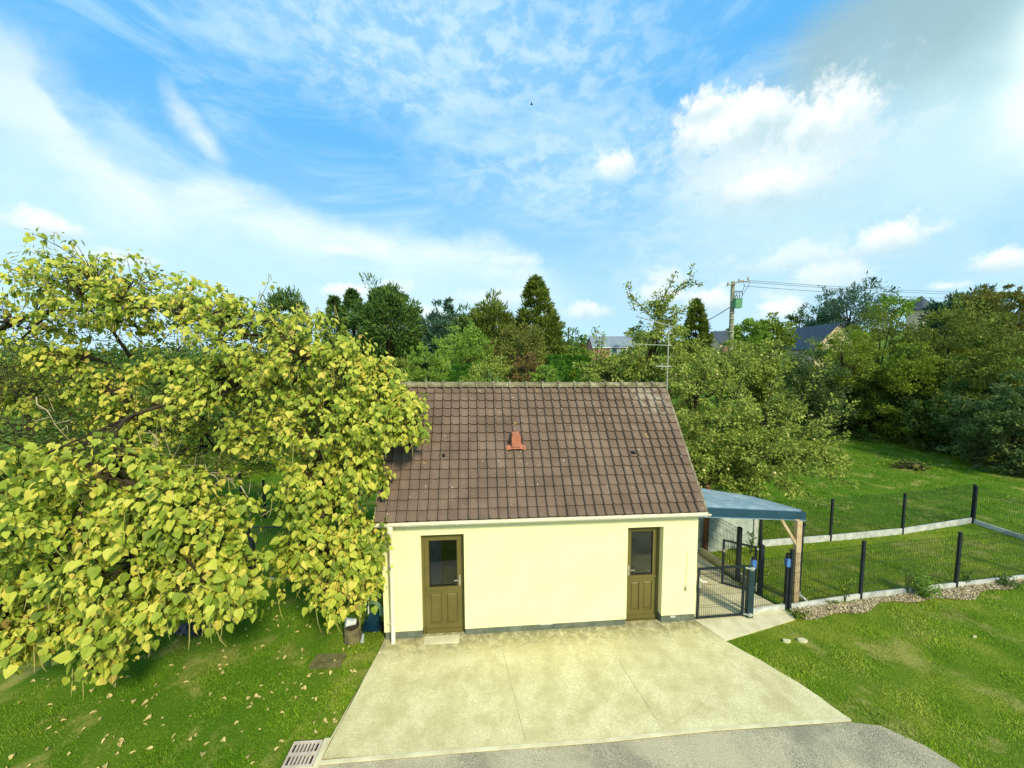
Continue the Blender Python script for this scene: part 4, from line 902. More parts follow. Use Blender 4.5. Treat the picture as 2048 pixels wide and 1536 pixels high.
apple_tree('tall-shooted apple tree directly behind the outbuilding ridge, around the aerial mast', (4.6, 15.2, 0),
    [(1300, 730, 15.2, 1.7, 1.3, 1.0, 90, 85), (1220, 745, 15.2, 1.2, 1.1, .7, 55, 80), (1370, 740, 15.0, 1.3, 1.2, .9, 60, 80), (1450, 740, 15.2, 1.1, 1.2, .8, 55, 80), (1320, 665, 15.2, .8, .8, .7, 36, 80), (1325, 610, 15.2, .42, .5, .5, 16, 70), (1520, 725, 15.4, .9, 1, .7, 40, 80)], .11, 32, 22,
    [[(1320, 660, 15.2), (1330, 610, 15.2), (1350, 580, 15.2), (1378, 560, 15.2), (1385, 535, 15.2)], [(1350, 585, 15.2), (1385, 565, 15.2), (1402, 570, 15.2)], [(1310, 640, 15.2), (1280, 610, 15.2), (1262, 590, 15.2), (1254, 568, 15.2)], [(1325, 600, 15.2), (1345, 560, 15.2), (1352, 548, 15.2)],
     [(1190, 740, 15.2), (1196, 700, 15.2), (1190, 655, 15.2)], [(1200, 740, 15.), (1202, 700, 15.), (1206, 668, 15.)], [(1330, 640, 15.2), (1375, 615, 15.2), (1395, 596, 15.2)], [(1270, 620, 15.2), (1262, 600, 15.2)]])

# ------------------------------------------------------------------ trees behind
g1 = 'conifers behind the garden'
bg_tree(575, 583, 720, 38, 44, 0, 'dark rounded pine rising behind the big tree, leftmost of the conifers', M['pine'], name='pine_tree', tpl='need', leaf=.55, ncl=90, per=60, group=g1, up=.7)
bg_tree(668, 597, 735, 26, 47, 0, 'small dark spruce showing between two leafy masses, short pointed top', M['pine'], name='spruce_tree', shape='cone', tpl='need', leaf=.55, ncl=110, per=40, rcf=.28, group=g1)
bg_tree(704, 585, 740, 36, 45, 0, 'pointed dark spruce just left of the broad tall pine', M['pine'], name='spruce_tree', shape='cone', tpl='need', leaf=.55, ncl=140, per=44, rcf=.26, group=g1)
bg_tree(778, 575, 735, 60, 42, 0, 'broad tall dark pine, biggest of the conifers on the left', M['pine'], name='pine_tree', tpl='need', leaf=.55, ncl=190, per=60, rcf=.22, group=g1, up=.7, jag=.28)
bg_tree(778, 573, 650, 36, 42.5, 0, 'dark pine crown top overlapping the broad tall pine from behind', M['pine'], name='pine_tree', tpl='need', leaf=.55, ncl=80, per=50, rcf=.26, group=g1, up=.9)
bg_tree(841, 640, 740, 18, 46, 0, 'little bluish spruce in the gap right of the broad tall pine', M['cedar'], name='spruce_tree', shape='cone', tpl='need', leaf=.5, ncl=70, per=40, group=g1)
bg_tree(885, 625, 745, 42, 44, 0, 'bluish-green cedar with loose feathery outline', M['cedar'], name='cedar_tree', tpl='need', leaf=.6, ncl=120, per=50, group=g1, jag=.35)
bg_tree(897, 598, 700, 14, 45, 0, 'thin pointed leader of a cedar rising above its neighbours', M['cedar'], name='cedar_tree', shape='cone', tpl='need', leaf=.5, ncl=60, per=26, group=g1)
bg_tree(938, 618, 745, 34, 44, 0, 'dark green conifer left of the twin-topped pine', M['pine'], name='pine_tree', tpl='need', leaf=.55, ncl=90, per=50, group=g1)
bg_tree(985, 592, 745, 46, 43, 0, 'twin-topped olive-green pine in the middle of the conifer row', M['pine2'], name='pine_tree', tpl='need', leaf=.6, ncl=120, per=55, group=g1, up=.7, jag=.32)
bg_tree(1072, 560, 735, 52, 42, 0, 'tall airy pine with a pointed top, rightmost of the conifers', M['pine2'], name='pine_tree', shape='cone', tpl='need', leaf=.6, ncl=170, per=46, rcf=.24, group=g1, up=.8)
bg_tree(1100, 640, 735, 30, 41, 0, 'low dark pine bough mass at the foot of the airy pine', M['pine2'], name='pine_tree', tpl='need', leaf=.5, ncl=50, per=50, group=g1)
for k_, (px_, tp_y) in enumerate(((745, 655), (830, 668), (905, 660), (960, 650), (1035, 652), (1110, 668))):
    bg_tree(px_, tp_y, 745, 46, 50, 0, ['first', 'second', 'third', 'fourth', 'fifth', 'sixth'][k_]+' from the left of the low dark evergreens filling the foot of the conifer row', M['pine'], name='evergreen_bush', cat='bush', tpl='need', leaf=.6, ncl=70, per=60, group=g1)
bg_tree(925, 655, 760, 62, 30, 0, 'arching mid-green tree with long feathery branches in front of the cedars', M['light'], name='broadleaf_tree', ncl=110, per=70, rcf=.20, shoots=40, jag=.3)
bg_tree(1035, 640, 770, 62, 31, 0, 'rounded yellow-brown autumn tree in front of the twin-topped pine', M['bush_br'], name='broadleaf_tree', ncl=130, per=80, rcf=.2)
bg_tree(855, 680, 800, 42, 22, 0, 'light green upright bush behind the left end of the roof ridge', M['light'], name='bush', cat='bush', ncl=80, per=80, rcf=.2, shoots=50, jag=.18, up=.9, leaf=.12)
bg_tree(800, 715, 800, 50, 24, 0, 'pale olive shrub between the big tree and the light green bush', M['bush_a'], name='bush', cat='bush', ncl=60, per=80, rcf=.22)
bg_tree(985, 715, 810, 62, 19, 0, 'pale green shrub just over the middle of the ridge', M['apple_leaf'], name='bush', cat='bush', ncl=70, per=90, rcf=.2, shoots=20, leaf=.11)
bg_tree(1050, 705, 800, 34, 18.5, 0, 'reddish-brown shrub with a pointed top over the ridge', M['redleaf'], name='bush', cat='bush', ncl=50, per=80, rcf=.22, shoots=16, leaf=.10)
bg_tree(1090, 730, 800, 32, 18, 0, 'small fresh green shrub beside the reddish-brown one', M['light'], name='bush', cat='bush', ncl=40, per=80, rcf=.22, leaf=.10)
bg_tree(1160, 700, 785, 42, 26, 0, 'yellow-green shrub below the left far house', M['bush_y'], name='bush', cat='bush', ncl=60, per=80, rcf=.22)
bg_tree(1235, 716, 800, 60, 22, 0, 'olive shrub in front of the white-shuttered house', M['bush_a'], name='bush', cat='bush', ncl=70, per=80, rcf=.2)
def hedge(px0, px1, top, depth, label, h0=0):
    A, B = P(px0, top, depth), P(px1, top, depth); h = A[2]; n = int((B[0]-A[0])*h*150)
    rng = np.random.default_rng(int(px0)); t = thing('clipped_hedge', ((A[0]+B[0])/2, depth, gzf(A[0], depth)), label, 'hedge')
    x = rng.uniform(A[0], B[0], n); face = rng.random(n); y = np.where(face < .65, depth+rng.normal(size=n)*.06, depth+rng.uniform(0, 1.4, n)); z = np.where(face < .65, rng.uniform(0, h, n), h+rng.normal(size=n)*.06)
    pos_ = np.stack([x, y, z], -1); d_ = np.where((face < .65)[:, None], np.array([0, -1, .4]), np.array([0, -.2, 1.]))
    V, F = place(DIA_V, DIA_F, pos_, d_+rng.normal(size=(n, 3))*.5+np.array([0, 0, .5]), d_+rng.normal(size=(n, 3))*.4, rng.uniform(.1, .2, n), .2); link_mesh('foliage', V, F, M['hedge'], t)
    mb = MB(); mb.box(A[0]+.1, B[0]-.1, depth+.12, depth+1.3, 0, h-.12); mb.build('inner_growth', M['hedge'], t)
hedge(880, 960, 735, 24, 'dark clipped hedge block behind the left half of the ridge')
hedge(1098, 1185, 716, 25, 'dark clipped hedge block behind the right half of the ridge')
# left background, seen through and below the big tree
for i, (px, top, bot, hw, dep, mm, lab) in enumerate([
    (40, 660, 1000, 130, 17, 'bush_a', 'olive thicket behind the big tree at the left edge of the view'),
    (230, 712, 1000, 130, 18, 'bush_b', 'dark thicket seen through the gap under the top of the big tree'),
    (420, 720, 1000, 120, 19, 'bush_a', 'olive-green thicket behind the middle boughs of the big tree'),
    (600, 700, 1000, 100, 21, 'bush_b', 'dark shrubbery behind the right boughs of the big tree'),
    (720, 740, 960, 60, 22, 'bush_a', 'olive shrubbery just left of the roof ridge')]):
    bg_tree(px, top, bot, hw, dep, 0, lab, M[mm], name='thicket', cat='thicket', ncl=110, per=90, rcf=.2, leaf=.14)
# right: columnar conifer, rounded tree, wall of big bushes
bg_tree(1690, 652, 800, 56, 27, 0, 'yellow-olive bush hiding the foot of the slate roof and its gable', M['bush_y'], name='bush', cat='bush', ncl=70, per=80, rcf=.2, leaf=.15)
for px_, tp_y, hw_, dp_, lb_, mm_ in ((1345, 712, 60, 23, 'olive bush filling the space behind the aerial and the right end of the ridge', 'bush_a'), (1440, 702, 62, 24, 'dark green bush behind the upper boughs of the apple tree', 'bush_b'), (1270, 726, 56, 22, 'dark green bush behind the tall-shooted apple tree', 'bush_b'), (1535, 740, 60, 24.5, 'dark bush at the meadow edge behind the apple tree', 'bush_b')):
    bg_tree(px_, tp_y, 930, hw_, dp_, 0, lb_, M[mm_], name='bush', cat='bush', ncl=90, per=90, rcf=.2, leaf=.13, low=-.95)
bg_tree(1393, 607, 760, 30, 33, 0, 'pointed columnar conifer right of the aerial', M['pine2'], name='cypress_tree', shape='cone', tpl='need', leaf=.45, ncl=120, per=60, rcf=.25, up=1.0)
bg_tree(1275, 640, 700, 16, 80, 0, 'small distant tree beside the far house roof', M['bush_b'], name='distant_tree', ncl=24, per=24, leaf=.5)
RT_ = [
 (1592, 690, 880, 92, 28, 'bush_c', 'rounded grey-green tree with a brownish top, left end of the right-hand tree belt', 'bush'),
 (1500, 690, 830, 62, 25, 'bush_a', 'small olive bush behind the utility pole foot', 'bush'),
 (1725, 662, 875, 78, 30, 'bush_y', 'tall yellow-green bush below the slate roof', 'bush'),
 (1765, 620, 850, 84, 31.5, 'bush_a', 'high olive-yellow tree, peak of the right-hand tree belt', 'broadleaf_tree'),
 (1740, 740, 880, 110, 28.5, 'bush_b', 'dark lower foliage at the back edge of the meadow', 'bush'),
 (1830, 700, 895, 80, 25.5, 'bush_y', 'yellowish shrub leaning out over the meadow', 'bush'),
 (1890, 650, 880, 92, 28, 'bush_a', 'brownish-olive tree behind the leaning shrub', 'broadleaf_tree'),
 (1965, 596, 900, 125, 26, 'bush_a', 'large olive tree near the right edge of the view', 'broadleaf_tree'),
 (1905, 760, 925, 92, 23.5, 'bush_b', 'dark green bush beside the brush pile', 'bush'),
 (2050, 640, 900, 110, 23, 'bush_a', 'tall bush cut off by the right edge of the view', 'bush'),
 (2040, 760, 960, 88, 19.2, 'bush_c', 'bluish-green bush standing nearest at the right edge', 'bush'),
 (2010, 568, 700, 65, 30, 'bush_br', 'rusty-brown tree top at the right edge against the sky', 'broadleaf_tree')]
RT_ += [(1660, 716, 872, 74, 29.5, 'bush_a', 'olive bush between the rounded grey-green tree and the tall yellow-green bush', 'bush'),
 (1835, 712, 880, 80, 27, 'bush_b', 'dark bush right behind the shrub that leans over the meadow', 'bush'),
 (1985, 706, 935, 84, 22.6, 'bush_a', 'olive bush just left of the nearest bluish-green bush', 'bush')]
for i, (px, top, bot, hw, dep, mm, lab, nm) in enumerate(RT_):
    bg_tree(px, top, bot+(20 if bot > 850 else 0), hw, dep, 0, lab, M[mm], name=nm, cat='tree' if 'tree' in nm else 'bush', ncl=170, per=115, rcf=.17, leaf=.17, shoots=24, seed=100+i, jag=.28, low=-.85)
# farther right
FT = [(1500, 638, 720, 32, 48, 'light', 'light green distant tree left of the slate roof'), (1545, 628, 720, 40, 50, 'bush_y', 'yellow-green distant tree behind the slate roof'), (1600, 622, 700, 34, 70, 'bush_b', 'dark distant tree behind the slate roof'),
      (1662, 600, 690, 22, 66, 'pine', 'small dark distant conifer under the blue cedar'), (1470, 655, 720, 24, 75, 'bush_b', 'dark distant tree behind the utility pole'), (1440, 660, 700, 18, 90, 'bush_b', 'faint distant tree left of the utility pole'),
      (1235, 712, 740, 30, 60, 'hedge', 'distant bush below the white-shuttered house'), (1130, 690, 740, 30, 50, 'bush_y', 'distant yellow bush by the thin pole'), (1160, 690, 735, 16, 55, 'bush_br', 'distant brown bush by the brick gable')]
for px, top, bot, hw, dep, mm, lab in FT: bg_tree(px, top, bot, hw, dep, 0, lab, M[mm], name='distant_tree', ncl=60, per=60, rcf=.25, leaf=.35)
bg_tree(1705, 572, 690, 56, 62, 0, 'dark blue-green cedar with horizontal boughs above the slate roof', M['cedar'], name='cedar_tree', tpl='need', leaf=.6, ncl=130, per=46, rcf=.2, jag=.45, shoots=30)
bg_tree(1788, 592, 640, 32, 42, 0, 'thin airy tree against the sky right of the blue-green cedar', M['light'], name='airy_tree', ncl=40, per=24, rcf=.22, leaf=.3, shoots=14)
bg_tree(1930, 578, 700, 44, 36, 0, 'dark conifer between the turret and the rusty-brown tree', M['cedar'], name='pine_tree', tpl='need', leaf=.5, ncl=120, per=50, rcf=.22, shoots=20, up=.8)
bg_tree(1902, 622, 700, 34, 38, 0, 'dark low tree right of the turret', M['bush_b'], name='broadleaf_tree', ncl=70, per=60, rcf=.22, leaf=.25)
# far wooded skyline closing the horizon
rng = np.random.default_rng(77); n = 26000
x = rng.uniform(-330, 330, n); y = 170+rng.uniform(0, 60, n)
zt = 7+3*np.sin(x*.06)+2*np.sin(x*.17+1)+1.5*np.sin(x*.4); pos_ = np.stack([x, y, gz(x, y)*.35+rng.random(n)*np.maximum(1, zt)], -1)
V, F = place(DIA_V, DIA_F, pos_, rng.normal(size=(n, 3))+np.array([0, 0, 1.]), rng.normal(size=(n, 3))+np.array([0, -1, .8]), rng.uniform(1.5, 3.2, n), .2)
tag(link_mesh('far_woodland', V, F, M['bush_b']), 'distant dark woodland along the horizon', 'woodland', kind='stuff')

# ------------------------------------------------------------------ far houses, poles, wires
def gable_house(name, label, ridge_a, ridge_dir, length, halfw, rise, wall_h, mw, mr, extra=None):
    A = np.array(ridge_a, float); d = unit(np.array([*ridge_dir, 0.])); n = np.array([-d[1], d[0], 0])
    ev = A[2]-rise; t = thing(name, (A[0], A[1], ev-wall_h), label, 'house')
    def L_(u, v, z): p = A+d*u+n*v; return (p[0], p[1], z)
    mb = MB(tf=L_); mb.box(0, length, -halfw, halfw, ev-wall_h, ev)
    for u in (0, length): mb.add([(u, -halfw, ev), (u, halfw, ev), (u, 0, A[2]-.02)], [(0, 1, 2)])
    mb.build('wall', mw, t)
    mb = MB(tf=L_); o = .25; k = rise/halfw
    for s_ in (-1, 1):
        mb.add([(-o, 0, A[2]), (length+o, 0, A[2]), (length+o, s_*(halfw+o), ev-o*k), (-o, s_*(halfw+o), ev-o*k), (-o, 0, A[2]+.15), (length+o, 0, A[2]+.15), (length+o, s_*(halfw+o), ev-o*k+.13), (-o, s_*(halfw+o), ev-o*k+.13)],
               [(0, 1, 2, 3), (4, 7, 6, 5), (0, 3, 7, 4), (1, 5, 6, 2), (3, 2, 6, 7)])
    rf = mb.build('roof', mr, t)
    return t, rf, L_
A = P(1679, 647, 50)
t, rf, L_ = gable_house('brick_house', 'slate-roofed house with pale gable peeking over the hedge, right of the utility pole', A, (3.5, 14), 14, 2.7, 3.2, 5, M['sandstone'], M['slate'])
A = P(1180, 674, 88); B_ = P(1275, 675, 88)
t, rf, L_ = gable_house('brick_house', 'low brick house with grey roof and white shutters far behind the outbuilding', A, (1, .03), B_[0]-A[0], 3.2, 2.3, 5.5, M['brick'], M['slate_pale'])
ev = A[2]-2.3
for u in (4.3, 6.3, 9.0):
    mb = MB(tf=L_); mb.box(u, u+1.0, -3.24, -3.2, ev-1.9, ev-.5); f = mb.build('window', M['glass_far'], t)
    mb = MB(tf=L_); mb.box(u-.55, u-.02, -3.26, -3.21, ev-1.9, ev-.5); mb.box(u+1.02, u+1.55, -3.26, -3.21, ev-1.9, ev-.5); mb.build('shutter', M['white'], f)
mb = MB(tf=L_); mb.box(-.2, B_[0]-A[0]+.2, -3.5, -3.42, ev-.3, ev-.12); mb.build('eaves_trim', M['white'], rf)
A = P(1425, 664, 75); t, rf, L_ = gable_house('distant_house', 'small distant house with dark roof just left of the utility pole', A, (1, .1), 4.6, 2.5, 2.2, 5, M['sandstone'], M['slate'])
mb = MB(tf=L_); mb.box(1.0, 3.6, -2.56, -2.5, A[2]-3.2, A[2]-2.6); mb.build('window', M['white'], t)
A = P(1468, 678, 70); gable_house('distant_house', 'tiny distant brick gable just right of the utility pole foot', A, (.3, 1), 6, 1.6, 1.6, 4, M['brick'], M['slate'])
A = P(1858, 607, 88); t, rf, L_ = gable_house('turret_house', 'big house on the hill with a conical slate turret, mostly hidden by the right-hand trees', A, (1, .05), 15, 4, 2.6, 7, M['sandstone'], M['slate_pale'])
c_ = P(1843, 592, 86); mb = MB(); mb.lathe((c_[0], c_[1], c_[2]), [(2.7, -3.3), (2.5, -3.0), (1.2, -1.3), (.5, -.55), (.03, 0.1)], 14); tr = mb.build('turret_roof', M['slate'], t)
mb = MB(); mb.lathe((c_[0], c_[1], c_[2]), [(2.2, -12), (2.2, -3.1)], 14); mb.build('turret_wall', M['sandstone'], t)
q = P(1976, 587, 80); mb = MB(); mb.box(q[0]-1.2, q[0]+1.2, q[1]-.5, q[1]+.5, q[2]-5, q[2]); mb.box(q[0]-1.3, q[0]+1.3, q[1]-.6, q[1]+.6, q[2], q[2]+.2); mb.build('chimney', M['white'], rf)

pd = 32.; top = P(1466, 563, pd); bx = P(1462, 700, pd)[0]; bz = gzf(bx, pd)
up = thing('utility_pole', (bx, pd, bz), 'tapered weathered utility pole with crossarm and green transformer box, right of the aerial', 'utility pole')
def pp_(px, py, dy=0): return tuple(P(px, py, pd+dy))
mb = MB(); mb.tube([(bx, pd, bz-.2), tuple(top)], [.27, .15], 8); mb.build('pole', M['pole'], up)
mb = MB()
for py in (600, 612, 625, 637, 650, 663): 
    q = P(1466-(py-563)*.03, py, pd-.24); mb.bar((q[0]-.22, q[1], q[2]), (q[0]+.22, q[1], q[2]), .045)
mb.build('pole_step', M['board'], up)
mb = MB(); mb.bar(pp_(1454, 571, -.3), pp_(1487, 561, -.25), .12); mb.bar(pp_(1466, 566, -.2), pp_(1500, 562, -.1), .06); ca = mb.build('crossarm', M['pole'], up)
for px, py in ((1456, 571), (1478, 564), (1496, 561)):
    mb = MB(); q = P(px, py, pd-.3); mb.tube([q, q+np.array([0, 0, .15]), q+np.array([0, 0, .3])], [.05, .08, .04], 8); mb.build('insulator', M['galv'], ca)
mb = MB(); q = P(1474, 607, pd-.35); mb.box(q[0]-.27, q[0]+.27, q[1]-.28, q[1]+.22, q[2]-.38, q[2]+.33); mb.box(q[0]-.30, q[0]+.30, q[1]-.31, q[1]+.25, q[2]+.33, q[2]+.38); tb = mb.build('transformer', M['box_green'], up)
mb = MB()
for dx in (-.16, 0, .16): mb.tube([q+np.array([dx, 0, .38]), q+np.array([dx, 0, .5]), q+np.array([dx*1.2, 0, .66])], [.06, .03, .05], 7)
mb.build('bushing', M['wire'], tb)
mb = MB(); mb.bar(pp_(1470, 583, -.2), pp_(1485, 583, -.3), .08)
for px in (1472, 1478, 1484): mb.bar(pp_(px, 583, -.3), pp_(px+1, 592, -.3), .05)
mb.tube([pp_(1500, 563), pp_(1497, 572, -.2), pp_(1489, 583, -.3), pp_(1481, 597, -.35)], .025, 5); mb.tube([pp_(1487, 562), pp_(1489, 572, -.2), pp_(1485, 583, -.3)], .025, 5); mb.build('switch_gear', M['wire'], up)
wl = [('top', 1496, 561, 2120, 583), ('middle', 1490, 564, 2120, 588), ('lowest', 1487, 572, 2120, 597)]
for nm, x0, y0, x1, y1 in wl:
    A_, B_ = P(x0, y0, pd), P(x1, y1, 62); mb = MB(); pts_ = [lerp(A_, B_, i/12)-np.array([0, 0, 1.0*4*(i/12)*(1-i/12)*.5]) for i in range(13)]; mb.tube(pts_, .022, 5)
    tag(mb.build('power_line', M['wire'], org=A_), f'{nm} of the three overhead power lines running right from the utility pole', 'power line', 'overhead power lines')
A_, B_ = P(1459, 615, pd), P(1395, 650, 38); mb = MB(); mb.tube([lerp(A_, B_, i/6)-np.array([0, 0, .1*math.sin(i/6*3.14)]) for i in range(7)], .035, 5)
tag(mb.build('service_cable', M['wire'], org=A_), 'single cable dropping left from the utility pole behind the pointed conifer', 'cable')
q = P(1137, 655, 55); t = thing('distant_pole', (q[0], 55, gzf(q[0], 55)), 'thin distant pole standing between the conifers and the far houses', 'pole')
mb = MB(); mb.tube([(q[0], 55, gzf(q[0], 55)), tuple(q)], [.14, .1], 6); mb.build('pole', M['bark'], t)
mb = MB(); q2 = P(1160, 668, 62); mb.tube([tuple(q), tuple(lerp(q, q2, .5)-np.array([0, 0, .3])), tuple(q2)], .03, 4); mb.build('cable', M['wire'], t)
# a small bird in the sky
q = P(1063, 209, 40); t = thing('bird', q, 'tiny dark bird flying high against the blue sky', 'bird')
mb = MB(); mb.tube([q+np.array([-.16, 0, 0]), q+np.array([-.06, 0, .02]), q+np.array([.08, 0, .02]), q+np.array([.15, 0, .03]), q+np.array([.2, 0, .02])], [.01, .04, .045, .03, .005], 6)
mb.add([tuple(q+np.array(v)) for v in ((-.04, 0, .03), (.07, 0, .03), (.0, -.24, .09), (-.06, -.30, .06), (.0, .24, .09), (-.06, .30, .06))], [(0, 1, 2, 3), (0, 5, 4, 1)]); mb.build('body', M['black'], t)

# ------------------------------------------------------------------ small things on the ground
# drain grate
c0 = np.array(gp(606, 1513)); t = thing('drain_grate', (c0[0], c0[1], 0), 'slotted cast-iron drain grate in the grass at the left corner of the concrete driveway', 'drain')
W_, L2_ = .40, .36; ang = .06
def DG(x, y, z): return (c0[0]+x*math.cos(ang)-y*math.sin(ang), c0[1]+x*math.sin(ang)+y*math.cos(ang), z+.055)
mb = MB(tf=DG); x0, x1, y0, y1 = -.22, .22, -.19, .19
mb.box(x0, x1, y0, y0+.03, -.03, 0); mb.box(x0, x1, y1-.03, y1, -.03, 0); mb.box(x0, x0+.03, y0+.03, y1-.03, -.03, 0); mb.box(x1-.03, x1, y0+.03, y1-.03, -.03, 0); mb.box(x0+.03, x1-.03, -.02, .02, -.03, -.001)
nb = 7
for i in range(1, nb): xx = x0+.03+(x1-x0-.06)*i/nb; mb.box(xx-.013, xx+.013, y0+.03, -.02, -.03, -.001); mb.box(xx-.013, xx+.013, .02, y1-.03, -.03, -.001)
mb.build('grate', M['iron'], t)
mb = MB(tf=DG); mb.box(x0+.02, x1-.02, y0+.02, y1-.02, -.035, -.031); mb.build('pit', M['black'], t)
mb = MB(tf=DG); mb.box(x0-.05, x1+.09, y0-.05, y0-.004, -.04, -.006); mb.box(x1+.01, x1+.09, y0, y1+.03, -.04, -.006); mb.build('surround', M['path_concrete'], t)
# plastic grid sunk in the lawn
c1 = np.array(gp(655, 1326)); mb = MB()
for i in range(9): mb.bar((c1[0]-.30, c1[1]-.16+i*.04, .035), (c1[0]+.30, c1[1]-.12+i*.04, .035), .012)
for i in range(9): mb.bar((c1[0]-.30+i*.075, c1[1]-.17, .03), (c1[0]-.30+i*.075, c1[1]+.19, .03), .010)
tag(mb.build('lawn_grid', M['stump'], org=(c1[0], c1[1], 0)), 'brownish grid plate half sunk in the shaded lawn beside the driveway edge', 'grid')
# log stump, tub, blue machine with hose, lance
sb = np.array(gp(706, 1278)); rr = rng
t = thing('log_stump', (sb[0], sb[1], 0), 'weathered log stump in the shade by the left corner of the outbuilding', 'stump')
mb = MB(); mb.lathe((sb[0], sb[1], 0), [(.19, -.05), (.18, .1), (.165, .30)], 14); mb.build('log', M['stump'], t); mb = MB(); mb.lathe((sb[0], sb[1], .3), [(.15, .001), (.15, .006)], 14); mb.build('cut_face', M['bark'], t)
t = thing('plastic_tub', (sb[0], sb[1], .31), 'small white plastic tub tipped over on top of the log stump', 'tub')
mb = MB(); q = np.array([sb[0]-.02, sb[1], .38]); mb.tube([q+np.array([-.09, -.04, .03]), q+np.array([.07, .05, -.02])], [.085, .06], 14); mb.build('tub', M['white'], t, smooth_=False)
mb = MB(); mb.tube([q+np.array([-.10, -.045, .034]), q+np.array([-.085, -.037, .029])], [.092, .092], 14); mb.build('rim', M['white'], t)
mc_ = np.array(gp(742, 1272)); t = thing('pressure_washer', (mc_[0], mc_[1]+.15, 0), 'blue wheeled garden machine with a coiled green hose in the shade against the outbuilding', 'machine'); mx, my = mc_[0], mc_[1]+.12
mb = MB(); mb.add([(mx+x, my+y, z) for x, y, z in ((-.14,-.12,.1),(.16,-.12,.1),(.16,.14,.1),(-.14,.14,.1),(-.10,-.10,.30),(.13,-.12,.26),(.10,.10,.38),(-.08,.10,.42))], [(0,3,2,1),(4,5,6,7),(0,1,5,4),(1,2,6,5),(2,3,7,6),(3,0,4,7)]); mb.build('housing', M['teal'], t)
for s_ in (-1, 1): mb = MB(); mb.tube([(mx+s_*.17, my+.05, .09), (mx+s_*.22, my+.05, .09)], .09, 12); mb.build('wheel', M['black'], t)
mb = MB(); mb.tube([(mx-.12, my+.1, .35), (mx-.14, my+.12, .72), (mx-.02, my+.1, .85), (mx+.08, my+.1, .78)], .014, 6); mb.build('handle', M['white'], t)
mb = MB()
for k in range(3): mb.tube([(mx+.02+(.16+.03*k)*math.cos(a_), my-.02, .48+(.20+.03*k)*math.sin(a_)) for a_ in np.linspace(-.4, 2.4, 10)], .010, 6)
mb.build('hose', M['hose'], t)
lb_ = np.array(gp(724, 1287)); t = thing('spray_lance', (lb_[0], lb_[1], 0), 'long blue-grey lance with a white foot leaning beside the blue garden machine', 'lance')
A_ = np.array([lb_[0], lb_[1], .03]); B_ = np.array([mx-.02, my-.15, .85]); mb = MB(); mb.tube([lerp(A_, B_, .12), B_], .012, 7); mb.build('shaft', M['teal'], t)
mb = MB(); mb.tube([A_, lerp(A_, B_, .2)], [.045, .022], 8); mb.build('foot', M['galv'], t); mb = MB(); mb.tube([B_, B_+(B_-A_)*.14], [.022, .016], 8); mb.build('grip', M['white'], t)
# dark tarp bundle on grass
dk = np.array(gp(378, 1262)); pts_ = []
t = thing('tarp_bundle', (dk[0], dk[1], 0), 'crumpled black plastic bundle lying on the shaded lawn under the big tree', 'bundle')
rb_ = random.Random(4)
gr = []; n_ = 9
for i in range(n_):
    for j in range(n_):
        u_, v_ = i/(n_-1)*2-1, j/(n_-1)*2-1; h_ = max(0, 1-u_*u_)*max(0, 1-v_*v_); gr.append((dk[0]+u_*.38+rb_.uniform(-.02, .02), dk[1]+v_*.16+u_*-.06, .012+h_*.16*rb_.uniform(.4, 1.2)))
mb = MB(); mb.add(gr, [(i*n_+j, (i+1)*n_+j, (i+1)*n_+j+1, i*n_+j+1) for i in range(n_-1) for j in range(n_-1)]); mb.build('sheet', mat('black_film', [(0, (.006, .006, .008)), (1, (.015, .015, .02))], 3, 3, .3), t)
# pale flat stones in the right lawn
for (px, py, s_, lab) in ((1573, 1284, .09, 'flat pale stone lying in the right lawn, left of the pair'), (1605, 1283, .11, 'flat pale stone lying in the right lawn, right of the pair'), (1949, 1276, .04, 'small pale stone alone in the right lawn')):
    q = gp(px, py); k = 9; rs = random.Random(px); a_ = [(q[0]+s_*math.cos(6.283*i/k)*rs.uniform(.7, 1.2), q[1]+s_*.4*math.sin(6.283*i/k)*rs.uniform(.7, 1.2)) for i in range(k)]; z = gzf(*q)
    mb = MB(); mb.add([(x, y, z+.05) for x, y in a_]+[(x, y, z-.02) for x, y in a_], [tuple(range(k))]+[(i, i+k, (i+1) % k+k, (i+1) % k) for i in range(k)]); tag(mb.build('flat_stone', M['path_concrete'], org=(q[0], q[1], z)), lab, 'stone')
# brush pile in the meadow
q = G(1822, 937); t = thing('brush_pile', q, 'low pile of cut branches lying in the meadow on the right', 'brush pile'); rb_ = np.random.default_rng(8)
mb = MB()
for i in range(90):
    a_ = rb_.uniform(0, 6.28); r_ = rb_.uniform(0, 1)**.7; p0 = q+np.array([math.cos(a_)*r_*.75, math.sin(a_)*r_*.5, .05+.25*(1-r_)*rb_.random()]); b2 = rb_.uniform(0, 6.28); p1 = p0+np.array([math.cos(b2)*.45, math.sin(b2)*.35, rb_.uniform(-.05, .3)]); p1[2] = max(p1[2], q[2]+.02)
    mb.tube([p0, (p0+p1)/2+rb_.normal(size=3)*.04, p1], [.028, .02, .008], 4)
mb.build('branches', M['bark'], t)
mb = MB(); mb.tube([q+np.array([-.15, -.2, .14]), q+np.array([.25, -.1, .26])], [.075, .07], 8); mb.build('cut_log', M['redleaf'], t)
n_ = 350; pos_ = q+rb_.normal(size=(n_, 3))*np.array([.55, .4, .10])+np.array([.1, .1, .15]); V, F = place(DIA_V, DIA_F, pos_, rb_.normal(size=(n_, 3))+np.array([0, 0, .6]), rb_.normal(size=(n_, 3))+np.array([0, 0, 1]), .12*np.ones(n_), .2); link_mesh('leaves', V, F, M['bush_y'], t)

